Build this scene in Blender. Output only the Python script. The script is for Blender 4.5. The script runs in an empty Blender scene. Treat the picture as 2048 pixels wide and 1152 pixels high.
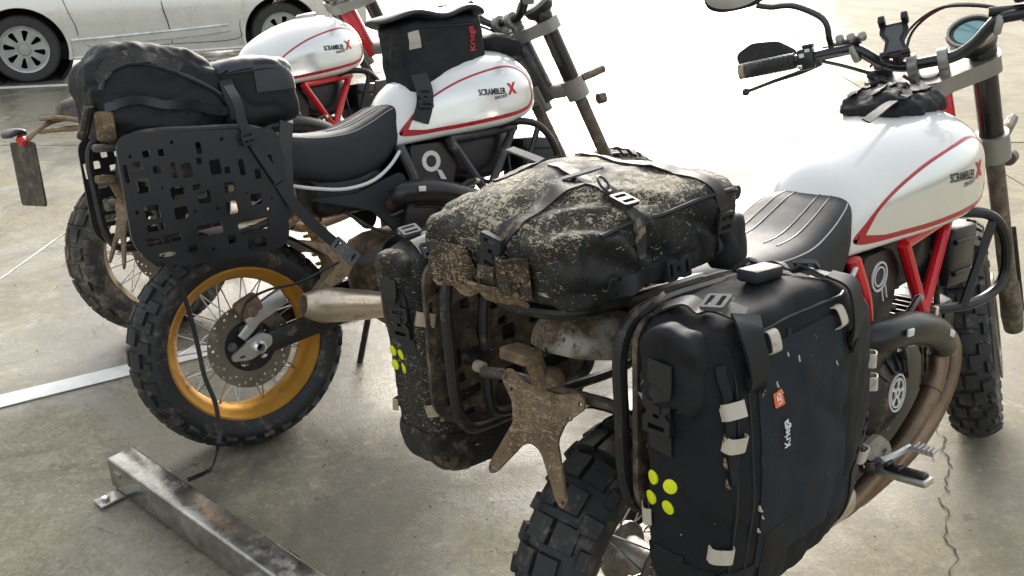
import bpy, bmesh, math, random
from mathutils import Vector, Matrix, noise
from mathutils.geometry import tessellate_polygon
from mathutils.bvhtree import BVHTree
random.seed(7)
R = math.radians
scn = bpy.context.scene
C = scn.collection

# ------------------------------------------------------------------ camera
CAM_H, PITCH, ROLL, FPX = 1.52047, 0.40845, -0.01041, 1820.2
fw = Vector((0, math.cos(PITCH), -math.sin(PITCH)))
up0 = Vector((0, math.sin(PITCH), math.cos(PITCH)))
rt0 = Vector((1, 0, 0))
rt = rt0 * math.cos(ROLL) + up0 * math.sin(ROLL)
up = up0 * math.cos(ROLL) - rt0 * math.sin(ROLL)
cam = bpy.data.cameras.new('camera')
cam.sensor_width = 36
cam.lens = 36 * FPX / 2048
cam.clip_start = 0.02
cam.clip_end = 2000
camo = bpy.data.objects.new('camera', cam)
C.objects.link(camo)
camo.matrix_world = Matrix(((rt.x, up.x, -fw.x, 0), (rt.y, up.y, -fw.y, 0), (rt.z, up.z, -fw.z, CAM_H), (0, 0, 0, 1)))
scn.camera = camo

# ------------------------------------------------------------------ sky, sun, exposure
SUN_EL, SUN_AZ = R(24), R(9)          # azimuth from +Y towards +X
world = bpy.data.worlds.new('World')
scn.world = world
world.use_nodes = True
wn = world.node_tree
bg = wn.nodes['Background']
sky = wn.nodes.new('ShaderNodeTexSky')
sky.sky_type = 'NISHITA'
sky.sun_disc = False
sky.sun_elevation = SUN_EL
sky.sun_rotation = SUN_AZ
sky.air_density = 1.6
sky.dust_density = 6.0
sky.ozone_density = 1.0
hs = wn.nodes.new('ShaderNodeHueSaturation')   # thin overcast: the blue is veiled
hs.inputs['Saturation'].default_value = 0.30
wn.links.new(sky.outputs[0], hs.inputs['Color'])
wn.links.new(hs.outputs[0], bg.inputs['Color'])
bg.inputs['Strength'].default_value = 0.15
sl = bpy.data.lights.new('sun', 'SUN')
sl.energy = 0.65
sl.angle = R(18)
sl.color = (1.0, 0.96, 0.9)
so = bpy.data.objects.new('sun', sl)
C.objects.link(so)
sd = Vector((math.sin(SUN_AZ) * math.cos(SUN_EL), math.cos(SUN_AZ) * math.cos(SUN_EL), math.sin(SUN_EL)))
so.rotation_euler = sd.to_track_quat('Z', 'Y').to_euler()
so.location = sd * 30
scn.view_settings.view_transform = 'Standard'
scn.view_settings.look = 'None'
scn.view_settings.gamma = 1
scn.view_settings.exposure = 1.42
scn.cycles.max_bounces = 6
scn.cycles.diffuse_bounces = 2
scn.cycles.glossy_bounces = 3
scn.cycles.transmission_bounces = 2
scn.cycles.caustics_reflective = False
scn.cycles.caustics_refractive = False

# ------------------------------------------------------------------ geometry helpers
class G:
    def __init__(s):
        s.v = []; s.f = []
    def add(s, vs, fs):
        o = len(s.v)
        s.v += [Vector(p) for p in vs]
        s.f += [[i + o for i in f] for f in fs]
        return s
    def xf(s, m):
        s.v = [m @ p for p in s.v]
        return s
    def mirror_y(s):
        s.v = [Vector((p.x, -p.y, p.z)) for p in s.v]
        s.f = [f[::-1] for f in s.f]
        return s
    def bvh(s):
        return BVHTree.FromPolygons(s.v, s.f)

def catmull(pts, sub=6, closed=False):
    pts = [Vector(p) for p in pts]
    n = len(pts)
    if n < 3 or sub < 2:
        return pts
    out = []
    rng = range(n) if closed else range(n - 1)
    for i in rng:
        if closed:
            p0, p1, p2, p3 = pts[i - 1], pts[i], pts[(i + 1) % n], pts[(i + 2) % n]
        else:
            p1, p2 = pts[i], pts[i + 1]
            p0 = pts[i - 1] if i > 0 else p1 * 2 - p2
            p3 = pts[i + 2] if i + 2 < n else p2 * 2 - p1
        for k in range(sub):
            t = k / sub
            out.append(0.5 * ((2 * p1) + (p2 - p0) * t + (2 * p0 - 5 * p1 + 4 * p2 - p3) * t * t + (3 * p1 - p0 - 3 * p2 + p3) * t ** 3))
    if not closed:
        out.append(pts[-1])
    return out

def tube(g, path, r, n=10, sub=6, closed=False, sx=1.0, sy=1.0):
    P = catmull(path, sub, closed)
    m = len(P)
    if isinstance(r, (list, tuple)):
        k = len(r)
        rr = []
        for i in range(m):
            t = i / (m - 1) * (k - 1); a = min(int(t), k - 2)
            rr.append(r[a] + (r[a + 1] - r[a]) * (t - a))
    else:
        rr = [r] * m
    vs, fs = [], []
    N = None
    for i in range(m):
        if closed:
            T = (P[(i + 1) % m] - P[i - 1]).normalized()
        else:
            T = (P[min(i + 1, m - 1)] - P[max(i - 1, 0)]).normalized()
        if N is None:
            N = T.orthogonal().normalized() if abs(T.z) > .95 else T.cross(Vector((0, 0, 1))).normalized()
        else:
            N = (N - T * N.dot(T)).normalized()
        B = T.cross(N)
        for j in range(n):
            a = 2 * math.pi * j / n
            vs.append(P[i] + (N * math.cos(a) * sx + B * math.sin(a) * sy) * rr[i])
    for i in range(m if closed else m - 1):
        for j in range(n):
            a, b = i * n + j, i * n + (j + 1) % n
            c, d = ((i + 1) % m) * n + (j + 1) % n, ((i + 1) % m) * n + j
            fs.append([a, b, c, d])
    if not closed:
        fs.append(list(range(n))[::-1]); fs.append([(m - 1) * n + j for j in range(n)])
    return g.add(vs, fs)

def frame_mat(o, z, x=None):
    z = Vector(z).normalized()
    if x is None:
        x = z.orthogonal()
    x = Vector(x); x = (x - z * x.dot(z)).normalized()
    y = z.cross(x)
    m = Matrix((x, y, z)).transposed().to_4x4()
    m.translation = Vector(o)
    return m

def lathe(g, prof, o=(0, 0, 0), axis=(0, 0, 1), n=32, closed=False, cap=True):
    """prof: list of (radius, height along axis)"""
    m = frame_mat(o, axis)
    vs, fs = [], []
    k = len(prof)
    for j in range(n):
        a = 2 * math.pi * j / n
        for r, h in prof:
            vs.append(m @ Vector((r * math.cos(a), r * math.sin(a), h)))
    for j in range(n):
        for i in range(k if closed else k - 1):
            i2 = (i + 1) % k; j2 = (j + 1) % n
            fs.append([j * k + i, j2 * k + i, j2 * k + i2, j * k + i2])
    if not closed and cap:
        if prof[0][0] > 1e-6: fs.append([j * k for j in range(n)][::-1])
        if prof[-1][0] > 1e-6: fs.append([j * k + k - 1 for j in range(n)])
    return g.add(vs, fs)

def box(g, c, s, rot=None, bev=0.0, seg=2):
    """bevelled box, centre c, full size s, rot = Matrix 3x3 or (rx,ry,rz)"""
    bm = bmesh.new()
    bmesh.ops.create_cube(bm, size=1)
    for v in bm.verts:
        v.co = Vector((v.co.x * s[0], v.co.y * s[1], v.co.z * s[2]))
    if bev > 0:
        bmesh.ops.bevel(bm, geom=bm.edges[:], offset=min(bev, min(s) * .49), segments=seg, affect='EDGES', profile=.5)
    if rot is None:
        M = Matrix.Identity(3)
    elif isinstance(rot, Matrix):
        M = rot.to_3x3()
    else:
        from mathutils import Euler
        M = Euler(rot).to_matrix()
    bm.verts.index_update()
    vs = [M @ v.co + Vector(c) for v in bm.verts]
    fs = [[v.index for v in f.verts] for f in bm.faces]
    bm.free()
    return g.add(vs, fs)

def beam(g, a, b, w, h, bev=.003, upv=(0, 0, 1)):
    a, b = Vector(a), Vector(b)
    x = (b - a).normalized(); upv = Vector(upv)
    y = upv.cross(x).normalized(); z = x.cross(y)
    return box(g, (a + b) / 2, ((b - a).length, w, h), Matrix((x, y, z)).transposed(), bev)

def rrect(cx, cy, w, h, r, n=4):
    out = []
    for sx, sy, a0 in ((1, 1, 0), (-1, 1, 90), (-1, -1, 180), (1, -1, 270)):
        for k in range(n + 1):
            a = R(a0 + 90 * k / n)
            out.append((cx + sx * (w / 2 - r) + r * math.cos(a), cy + sy * (h / 2 - r) + r * math.sin(a)))
    return out

def circ2(cx, cy, r, n=12):
    return [(cx + r * math.cos(2 * math.pi * k / n), cy + r * math.sin(2 * math.pi * k / n)) for k in range(n)]

def round_poly(pts, r, n=4):
    out = []
    m = len(pts)
    for i in range(m):
        p0, p1, p2 = Vector(pts[i - 1]), Vector(pts[i]), Vector(pts[(i + 1) % m])
        a = (p0 - p1); b = (p2 - p1)
        rr = min(r if not isinstance(r, (list, tuple)) else r[i], a.length * .45, b.length * .45)
        s, e = p1 + a.normalized() * rr, p1 + b.normalized() * rr
        for k in range(n + 1):
            t = k / n
            out.append(tuple(s * (1 - t) ** 2 + p1 * 2 * t * (1 - t) + e * t * t))
    return out

def plate(g, outer, holes, th, mat, ch=0.0):
    """flat plate with real holes in the local XY plane of mat, thickness th along local Z"""
    def area(p):
        return sum(p[i - 1][0] * p[i][1] - p[i][0] * p[i - 1][1] for i in range(len(p)))
    if area(outer) < 0: outer = outer[::-1]
    holes = [h if area(h) < 0 else h[::-1] for h in holes]
    loops = [outer] + holes
    tri = tessellate_polygon([[Vector((x, y, 0)) for x, y in l] for l in loops])
    flat = [p for l in loops for p in l]
    n = len(flat)
    vs = [mat @ Vector((x, y, th / 2)) for x, y in flat] + [mat @ Vector((x, y, -th / 2)) for x, y in flat]
    fs = []
    for t in tri:
        a, b, c = [Vector(flat[i]) for i in t]
        t = list(t)
        if (b - a).cross(c - a) < 0: t = t[::-1]
        fs.append(t); fs.append([i + n for i in t[::-1]])
    o = 0
    for l in loops:
        k = len(l)
        for i in range(k):
            a, b = o + i, o + (i + 1) % k
            fs.append([a, a + n, b + n, b])
        o += k
    return g.add(vs, fs)

def loft(g, rings, cap=True, closed=True):
    n = len(rings[0]); vs = [p for r_ in rings for p in r_]; fs = []
    for i in range(len(rings) - 1):
        for j in range(n if closed else n - 1):
            fs.append([i * n + j, i * n + (j + 1) % n, (i + 1) * n + (j + 1) % n, (i + 1) * n + j])
    if cap and closed:
        fs.append(list(range(n))[::-1]); fs.append([(len(rings) - 1) * n + j for j in range(n)])
    return g.add(vs, fs)

def blob(g, h, p=5, n=14, f=None):
    """rounded box: cube sphere with p-norm, half sizes h, deform f(unit, pos)"""
    idx = {}; vs = []; fs = []
    def vid(a, b, c):
        k = (a, b, c)
        if k not in idx:
            idx[k] = len(vs)
            u = Vector((math.tan((a / n * 2 - 1) * .7) / math.tan(.7), math.tan((b / n * 2 - 1) * .7) / math.tan(.7), math.tan((c / n * 2 - 1) * .7) / math.tan(.7)))
            q = (abs(u.x) ** p + abs(u.y) ** p + abs(u.z) ** p) ** (1 / p)
            u = u / q
            w = Vector((u.x * h[0], u.y * h[1], u.z * h[2]))
            vs.append(f(u, w) if f else w)
        return idx[k]
    for i in range(n):
        for j in range(n):
            fs.append([vid(0, i, j), vid(0, i, j + 1), vid(0, i + 1, j + 1), vid(0, i + 1, j)])
            fs.append([vid(n, i, j), vid(n, i + 1, j), vid(n, i + 1, j + 1), vid(n, i, j + 1)])
            fs.append([vid(i, 0, j), vid(i + 1, 0, j), vid(i + 1, 0, j + 1), vid(i, 0, j + 1)])
            fs.append([vid(i, n, j), vid(i, n, j + 1), vid(i + 1, n, j + 1), vid(i + 1, n, j)])
            fs.append([vid(i, j, 0), vid(i, j + 1, 0), vid(i + 1, j + 1, 0), vid(i + 1, j, 0)])
            fs.append([vid(i, j, n), vid(i + 1, j, n), vid(i + 1, j + 1, n), vid(i, j + 1, n)])
    return g.add(vs, fs)

def ribbon(g, path, w, th, nrm=None, bvh=None, off=0.0, sub=5):
    """webbing strap: flat band along path; normals from a constant, a list or the nearest surface"""
    P = catmull(path, sub)
    m = len(P)
    Ns = []
    for i in range(m):
        if bvh:
            loc, nn, _, _ = bvh.find_nearest(P[i])
            P[i] = loc + nn * (off + th / 2); Ns.append(nn)
        elif isinstance(nrm, list):
            t = i / (m - 1) * (len(nrm) - 1); a = min(int(t), len(nrm) - 2)
            Ns.append((Vector(nrm[a]).lerp(Vector(nrm[a + 1]), t - a)).normalized())
        else:
            Ns.append(Vector(nrm).normalized())
    vs, fs = [], []
    for i in range(m):
        T = (P[min(i + 1, m - 1)] - P[max(i - 1, 0)]).normalized()
        N = (Ns[i] - T * Ns[i].dot(T)).normalized()
        B = T.cross(N)
        for a, b in ((1, 1), (-1, 1), (-1, -1), (1, -1)):
            vs.append(P[i] + B * (a * w / 2) + N * (b * th / 2))
    for i in range(m - 1):
        for j in range(4):
            fs.append([i * 4 + j, i * 4 + (j + 1) % 4, i * 4 + 4 + (j + 1) % 4, i * 4 + 4 + j])
    fs.append([0, 1, 2, 3][::-1]); fs.append([(m - 1) * 4 + j for j in range(4)])
    return g.add(vs, fs)

_txt = {}
def text2d(s, size, shear=0.0, bold=0.0, sx=1.0):
    """built-in font -> flat triangles (x, y), centred on x, and faces"""
    cu = bpy.data.curves.new('t', 'FONT')
    cu.body = s; cu.size = size; cu.shear = shear; cu.offset = bold; cu.resolution_u = 3
    ob = bpy.data.objects.new('t', cu)
    me = bpy.data.meshes.new_from_object(ob)
    vs = [(v.co.x * sx, v.co.y) for v in me.vertices]
    fs = [list(p.vertices) for p in me.polygons]
    bpy.data.objects.remove(ob); bpy.data.curves.remove(cu); bpy.data.meshes.remove(me)
    x0 = min(v[0] for v in vs); x1 = max(v[0] for v in vs)
    return [(x - (x0 + x1) / 2, y) for x, y in vs], fs

def decal(g, vs2, fs, o, U, V, bvh, off=.0012):
    """lay flat print on a surface: nearest point, pushed off"""
    o, U, V = Vector(o), Vector(U), Vector(V)
    out = []
    for x, y in vs2:
        loc, nn, _, _ = bvh.find_nearest(o + U * x + V * y)
        out.append(loc + nn * off)
    return g.add(out, fs)

def mk(name, g, mat, parent=None, smooth=35, label=None, kind=None, cat=None, group=None):
    me = bpy.data.meshes.new(name)
    me.from_pydata([tuple(v) for v in g.v], [], g.f)
    bm = bmesh.new(); bm.from_mesh(me)
    bmesh.ops.recalc_face_normals(bm, faces=bm.faces[:])
    bm.to_mesh(me); bm.free()
    if smooth:
        me.polygons.foreach_set('use_smooth', [True] * len(me.polygons))
        me.set_sharp_from_angle(angle=R(smooth))
    me.materials.append(mat)
    return ob(name, me, parent, label, kind, cat, group)

def ob(name, data, parent=None, label=None, kind=None, cat=None, group=None):
    o = bpy.data.objects.new(name, data)
    C.objects.link(o)
    if parent: o.parent = parent
    if label: o['label'] = label
    if kind: o['kind'] = kind
    if cat: o['category'] = cat
    if group: o['group'] = group
    return o

# ------------------------------------------------------------------ materials
def nd(nt, t, **kw):
    n = nt.nodes.new(t)
    for k, v in kw.items():
        if k in n.inputs: n.inputs[k].default_value = v
        else: setattr(n, k, v)
    return n

def mixc(nt, fac, a, b, mode='MIX'):
    m = nt.nodes.new('ShaderNodeMix'); m.data_type = 'RGBA'; m.blend_type = mode
    for i, x in ((0, fac), (6, a), (7, b)):
        if hasattr(x, 'links') or hasattr(x, 'is_output'): nt.links.new(x, m.inputs[i])
        elif i: m.inputs[i].default_value = (*x, 1) if len(x) == 3 else x
        else: m.inputs[i].default_value = x
    return m.outputs[2]

def mathn(nt, op, a, b=None, clamp=False):
    m = nt.nodes.new('ShaderNodeMath'); m.operation = op; m.use_clamp = clamp
    for i, x in enumerate((a, b)):
        if x is None: continue
        if hasattr(x, 'is_output'): nt.links.new(x, m.inputs[i])
        else: m.inputs[i].default_value = x
    return m.outputs[0]

def rng(nt, x, a, b, c=0.0, d=1.0):
    m = nt.nodes.new('ShaderNodeMapRange'); m.clamp = True
    nt.links.new(x, m.inputs[0])
    for i, q in ((1, a), (2, b), (3, c), (4, d)): m.inputs[i].default_value = q
    return m.outputs[0]

MUD = (0.235, 0.165, 0.10)
def pmat(name, col, rough=.5, metal=0.0, coat=0.0, var=.25, vs=9, bump=0.0, bs=300, mud=0.0, mudcol=MUD, ms=18, speck=0.0, spec=.5, ior=None, em=None, mask=None, streak=False, ss=150):
    """principled with tone variation, fine relief, mud film (mud 0..1) and dried splashes (speck 0..1)"""
    m = bpy.data.materials.new(name); m.use_nodes = True
    nt = m.node_tree; b = nt.nodes['Principled BSDF']
    b.inputs['Metallic'].default_value = metal
    b.inputs['Specular IOR Level'].default_value = spec
    b.inputs['Coat Weight'].default_value = coat
    b.inputs['Coat Roughness'].default_value = .06
    tc = nd(nt, 'ShaderNodeTexCoord').outputs['Object']
    n1 = nd(nt, 'ShaderNodeTexNoise', Scale=vs, Detail=5.0, Roughness=.6); nt.links.new(tc, n1.inputs['Vector'])
    dark = tuple(c * (1 - var) for c in col); lite = tuple(min(1, c * (1 + var)) for c in col)
    c = mixc(nt, rng(nt, n1.outputs[0], .3, .7), dark, lite)
    rg = rng(nt, n1.outputs[0], .3, .7, max(.03, rough - .08), min(1, rough + .08))
    h = None
    if bump:
        n2 = nd(nt, 'ShaderNodeTexNoise', Scale=bs, Detail=3.0); nt.links.new(tc, n2.inputs['Vector'])
        h = mathn(nt, 'MULTIPLY', n2.outputs[0], .5)
    mk_ = None
    if mud or speck:
        parts = []
        if mud:
            n3 = nd(nt, 'ShaderNodeTexNoise', Scale=ms, Detail=8.0, Roughness=.72); nt.links.new(tc, n3.inputs['Vector'])
            t = .72 - .42 * mud
            parts.append(rng(nt, n3.outputs[0], t - .06, t + .10))
        if speck:
            mp = nd(nt, 'ShaderNodeMapping'); nt.links.new(tc, mp.inputs['Vector'])
            if streak: mp.inputs['Scale'].default_value = (1, 1, .45); mp.inputs['Rotation'].default_value = (.3, .5, .2)
            nw = nd(nt, 'ShaderNodeTexNoise', Scale=60.0, Detail=2.0); nt.links.new(mp.outputs[0], nw.inputs['Vector'])
            wv = mixc(nt, .03, mp.outputs[0], nw.outputs['Color'], 'ADD')
            vo = nd(nt, 'ShaderNodeTexVoronoi', Scale=float(ss)); nt.links.new(wv, vo.inputs['Vector'])
            dens = nd(nt, 'ShaderNodeTexNoise', Scale=14.0, Detail=4.0, Roughness=.65); nt.links.new(tc, dens.inputs['Vector'])
            rad = rng(nt, dens.outputs[0], .62 - .35 * speck, .9 - .3 * speck, 0, .55)
            sel = nd(nt, 'ShaderNodeSeparateColor'); nt.links.new(vo.outputs['Color'], sel.inputs[0])
            rad = mathn(nt, 'MULTIPLY', rad, sel.outputs[0])
            parts.append(rng(nt, mathn(nt, 'SUBTRACT', rad, vo.outputs['Distance']), -.02, .06))
        mk_ = parts[0] if len(parts) == 1 else mathn(nt, 'MAXIMUM', parts[0], parts[1])
        if mask:
            mk_ = mathn(nt, 'MULTIPLY', mk_, mask(nt, tc), True)
        n4 = nd(nt, 'ShaderNodeTexNoise', Scale=55.0, Detail=6.0); nt.links.new(tc, n4.inputs['Vector'])
        mc = mixc(nt, rng(nt, n4.outputs[0], .35, .65), tuple(x * .55 for x in mudcol), tuple(min(1, x * 1.45) for x in mudcol))
        c = mixc(nt, mk_, c, mc)
        rg = mathn(nt, 'MAXIMUM', rg, mathn(nt, 'MULTIPLY', mk_, .88))
        hm = mathn(nt, 'MULTIPLY', mk_, .6)
        h = mathn(nt, 'ADD', h, hm) if h else hm
        if metal:
            nt.links.new(rng(nt, mk_, 0, 1, metal, 0), b.inputs['Metallic'])
    nt.links.new(c, b.inputs['Base Color'])
    nt.links.new(rg, b.inputs['Roughness'])
    if h:
        bp = nd(nt, 'ShaderNodeBump', Strength=max(bump, .35 if mk_ else 0), Distance=.0015)
        nt.links.new(h, bp.inputs['Height']); nt.links.new(bp.outputs[0], b.inputs['Normal'])
    if em:
        b.inputs['Emission Color'].default_value = (*em[0], 1); b.inputs['Emission Strength'].default_value = em[1]
    return m

def splat_mat(name, base, film, pale, mask, fs=190, rough=.66):
    """coated fabric under dried mud: a thin film plus crisp pale splashes of several sizes"""
    m = bpy.data.materials.new(name); m.use_nodes = True
    nt = m.node_tree; b = nt.nodes['Principled BSDF']
    tc = nd(nt, 'ShaderNodeTexCoord').outputs['Object']
    def N(scale, detail=3.0, r=.6, vec=tc, dist=0.0):
        n = nd(nt, 'ShaderNodeTexNoise', Scale=scale, Detail=detail, Roughness=r, Distortion=dist); nt.links.new(vec, n.inputs['Vector']); return n.outputs[0]
    mp = nd(nt, 'ShaderNodeMapping'); nt.links.new(tc, mp.inputs['Vector']); mp.inputs['Scale'].default_value = (1, .22, 1); mp.inputs['Rotation'].default_value = (.4, .2, .9)
    mp2 = nd(nt, 'ShaderNodeMapping'); nt.links.new(tc, mp2.inputs['Vector']); mp2.inputs['Scale'].default_value = (.22, 1, 1); mp2.inputs['Rotation'].default_value = (0, .3, .3)
    k = mask(nt, tc)
    dens = mathn(nt, 'MULTIPLY', rng(nt, N(9, 4, .65), .34, .58, .30, 1), k)
    thr = rng(nt, dens, 0, 1, .74, .54)
    def spots(x): return rng(nt, mathn(nt, 'SUBTRACT', x, thr), 0, .035)
    sp = mathn(nt, 'MAXIMUM', spots(N(fs, 2, .6, mp.outputs[0], 1.2)), spots(N(fs * .75, 2, .6, mp2.outputs[0], 1.2)))
    sp = mathn(nt, 'MAXIMUM', sp, mathn(nt, 'MULTIPLY', spots(N(fs * 2.2, 2, .6)), .55))
    c = mixc(nt, mathn(nt, 'MULTIPLY', k, rng(nt, N(16, 6, .7), .40, .62, .1, .95)), base, film)
    pc = mixc(nt, N(40, 4), tuple(x * .75 for x in pale), pale)
    c = mixc(nt, sp, c, pc)
    nt.links.new(c, b.inputs['Base Color'])
    nt.links.new(mathn(nt, 'MAXIMUM', rng(nt, N(30, 3), .3, .7, rough - .08, rough + .15), mathn(nt, 'MULTIPLY', sp, .85)), b.inputs['Roughness'])
    b.inputs['Specular IOR Level'].default_value = .3
    h = mathn(nt, 'ADD', mathn(nt, 'MULTIPLY', sp, .8), mathn(nt, 'MULTIPLY', N(900, 2), .25))
    bp = nd(nt, 'ShaderNodeBump', Strength=.5, Distance=.002); nt.links.new(h, bp.inputs['Height']); nt.links.new(bp.outputs[0], b.inputs['Normal'])
    return m

def concrete():
    m = bpy.data.materials.new('concrete'); m.use_nodes = True
    nt = m.node_tree; b = nt.nodes['Principled BSDF']
    pos = nd(nt, 'ShaderNodeNewGeometry').outputs['Position']
    def N(scale, detail=6.0, rough=.6, vec=pos, dist=0.0):
        n = nd(nt, 'ShaderNodeTexNoise', Scale=scale, Detail=detail, Roughness=rough, Distortion=dist); nt.links.new(vec, n.inputs['Vector']); return n.outputs[0]
    mp = nd(nt, 'ShaderNodeMapping'); nt.links.new(pos, mp.inputs['Vector']); mp.inputs['Scale'].default_value = (.25, 3.2, 1); mp.inputs['Rotation'].default_value = (0, 0, R(-6))
    big = N(.55, 5, .6, dist=.4); mid = N(3.1, 7, .65, dist=.6); fine = N(140, 4, .6); grain = N(900, 2)
    strk = N(9, 6, .65, mp.outputs[0])
    c = mixc(nt, rng(nt, big, .35, .65), (.205, .186, .145), (.300, .274, .218))
    c = mixc(nt, rng(nt, mid, .40, .62, 0, .8), c, (.185, .170, .140))
    c = mixc(nt, rng(nt, strk, .5, .75, 0, .18), c, (.40, .375, .31))
    st = N(1.3, 6, .72, dist=1.4)
    stain = rng(nt, st, .50, .60)
    c = mixc(nt, mathn(nt, 'MULTIPLY', stain, .68), c, (.085, .082, .076))
    st2 = N(4.5, 5, .7, dist=.8)
    c = mixc(nt, rng(nt, st2, .60, .72, 0, .5), c, (.10, .095, .085))
    sp = nd(nt, 'ShaderNodeTexVoronoi', Scale=2.6); nt.links.new(pos, sp.inputs['Vector'])
    dot = mathn(nt, 'MULTIPLY', rng(nt, sp.outputs['Distance'], .045, .075, 1, 0), rng(nt, mid, .45, .6))
    c = mixc(nt, mathn(nt, 'MULTIPLY', dot, .75), c, (.07, .066, .058))
    grit = N(75, 7, .75)
    c = mixc(nt, rng(nt, grit, .44, .62, 0, .75), c, (.105, .095, .075))
    c = mixc(nt, rng(nt, N(38, 6, .75, dist=.7), .54, .66, 0, .6), c, (.42, .395, .33))
    c = mixc(nt, rng(nt, N(14, 6, .7, dist=.5), .5, .66, 0, .45), c, (.36, .335, .275))
    c = mixc(nt, rng(nt, fine, .3, .7, 0, .4), c, (.14, .128, .10), 'MIX')
    c = mixc(nt, rng(nt, grain, .45, .8, 0, .3), c, (.46, .44, .40))
    damp = rng(nt, N(1.05, 6, .68, dist=1.0), .49, .57)
    c = mixc(nt, mathn(nt, 'MULTIPLY', damp, .55), c, (.088, .085, .078))
    spill = rng(nt, N(6.5, 4, .6, dist=.6), .66, .70)
    c = mixc(nt, mathn(nt, 'MULTIPLY', spill, .7), c, (.055, .052, .047))
    nt.links.new(c, b.inputs['Base Color'])
    # rain film: some patches are still wet and smooth
    wet = N(.42, 4, .55, dist=.8)
    wet = mathn(nt, 'ADD', wet, mathn(nt, 'MULTIPLY', mathn(nt, 'SUBTRACT', mid, .5), .35))
    # the rain film ends along an irregular edge; the lane on the right has dried
    sx = nd(nt, 'ShaderNodeSeparateXYZ'); nt.links.new(pos, sx.inputs[0])
    edge = mathn(nt, 'SUBTRACT', sx.outputs[0], mathn(nt, 'MULTIPLY', sx.outputs[1], .27))
    edge = mathn(nt, 'ADD', edge, mathn(nt, 'MULTIPLY', mathn(nt, 'SUBTRACT', big, .5), 2.2))
    film = mathn(nt, 'MULTIPLY', rng(nt, edge, -.1, 1.1, 1, 0), rng(nt, sx.outputs[1], 1.6, 3.6, .75, 1))
    wf = mathn(nt, 'MULTIPLY', mathn(nt, 'MAXIMUM', rng(nt, wet, .40, .52, .12, 1), mathn(nt, 'MULTIPLY', damp, .8)), film)
    dry = mathn(nt, 'SUBTRACT', 1.0, film)
    c2 = mixc(nt, mathn(nt, 'MULTIPLY', dry, .35), c, (.255, .225, .165))
    c2 = mixc(nt, 1.0, c2, (1.08, 1.07, .97), 'MULTIPLY')
    nt.links.new(c2, b.inputs['Base Color'])
    rg = rng(nt, wf, 0, 1, .75, .17)
    rg = mathn(nt, 'ADD', rg, mathn(nt, 'MULTIPLY', mathn(nt, 'SUBTRACT', strk, .5), .12))
    nt.links.new(mathn(nt, 'MAXIMUM', rg, .10), b.inputs['Roughness'])
    nt.links.new(rng(nt, wf, 0, 1, .10, .6), b.inputs['Specular IOR Level'])
    h = mathn(nt, 'ADD', mathn(nt, 'MULTIPLY', fine, .5), mathn(nt, 'MULTIPLY', strk, .35))
    h = mathn(nt, 'ADD', h, mathn(nt, 'MULTIPLY', mid, 1.5))
    h = mathn(nt, 'ADD', h, mathn(nt, 'MULTIPLY', N(420, 3, .7), .45))
    bp = nd(nt, 'ShaderNodeBump', Strength=.35, Distance=.006)
    nt.links.new(h, bp.inputs['Height']); nt.links.new(bp.outputs[0], b.inputs['Normal'])
    return m

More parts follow.
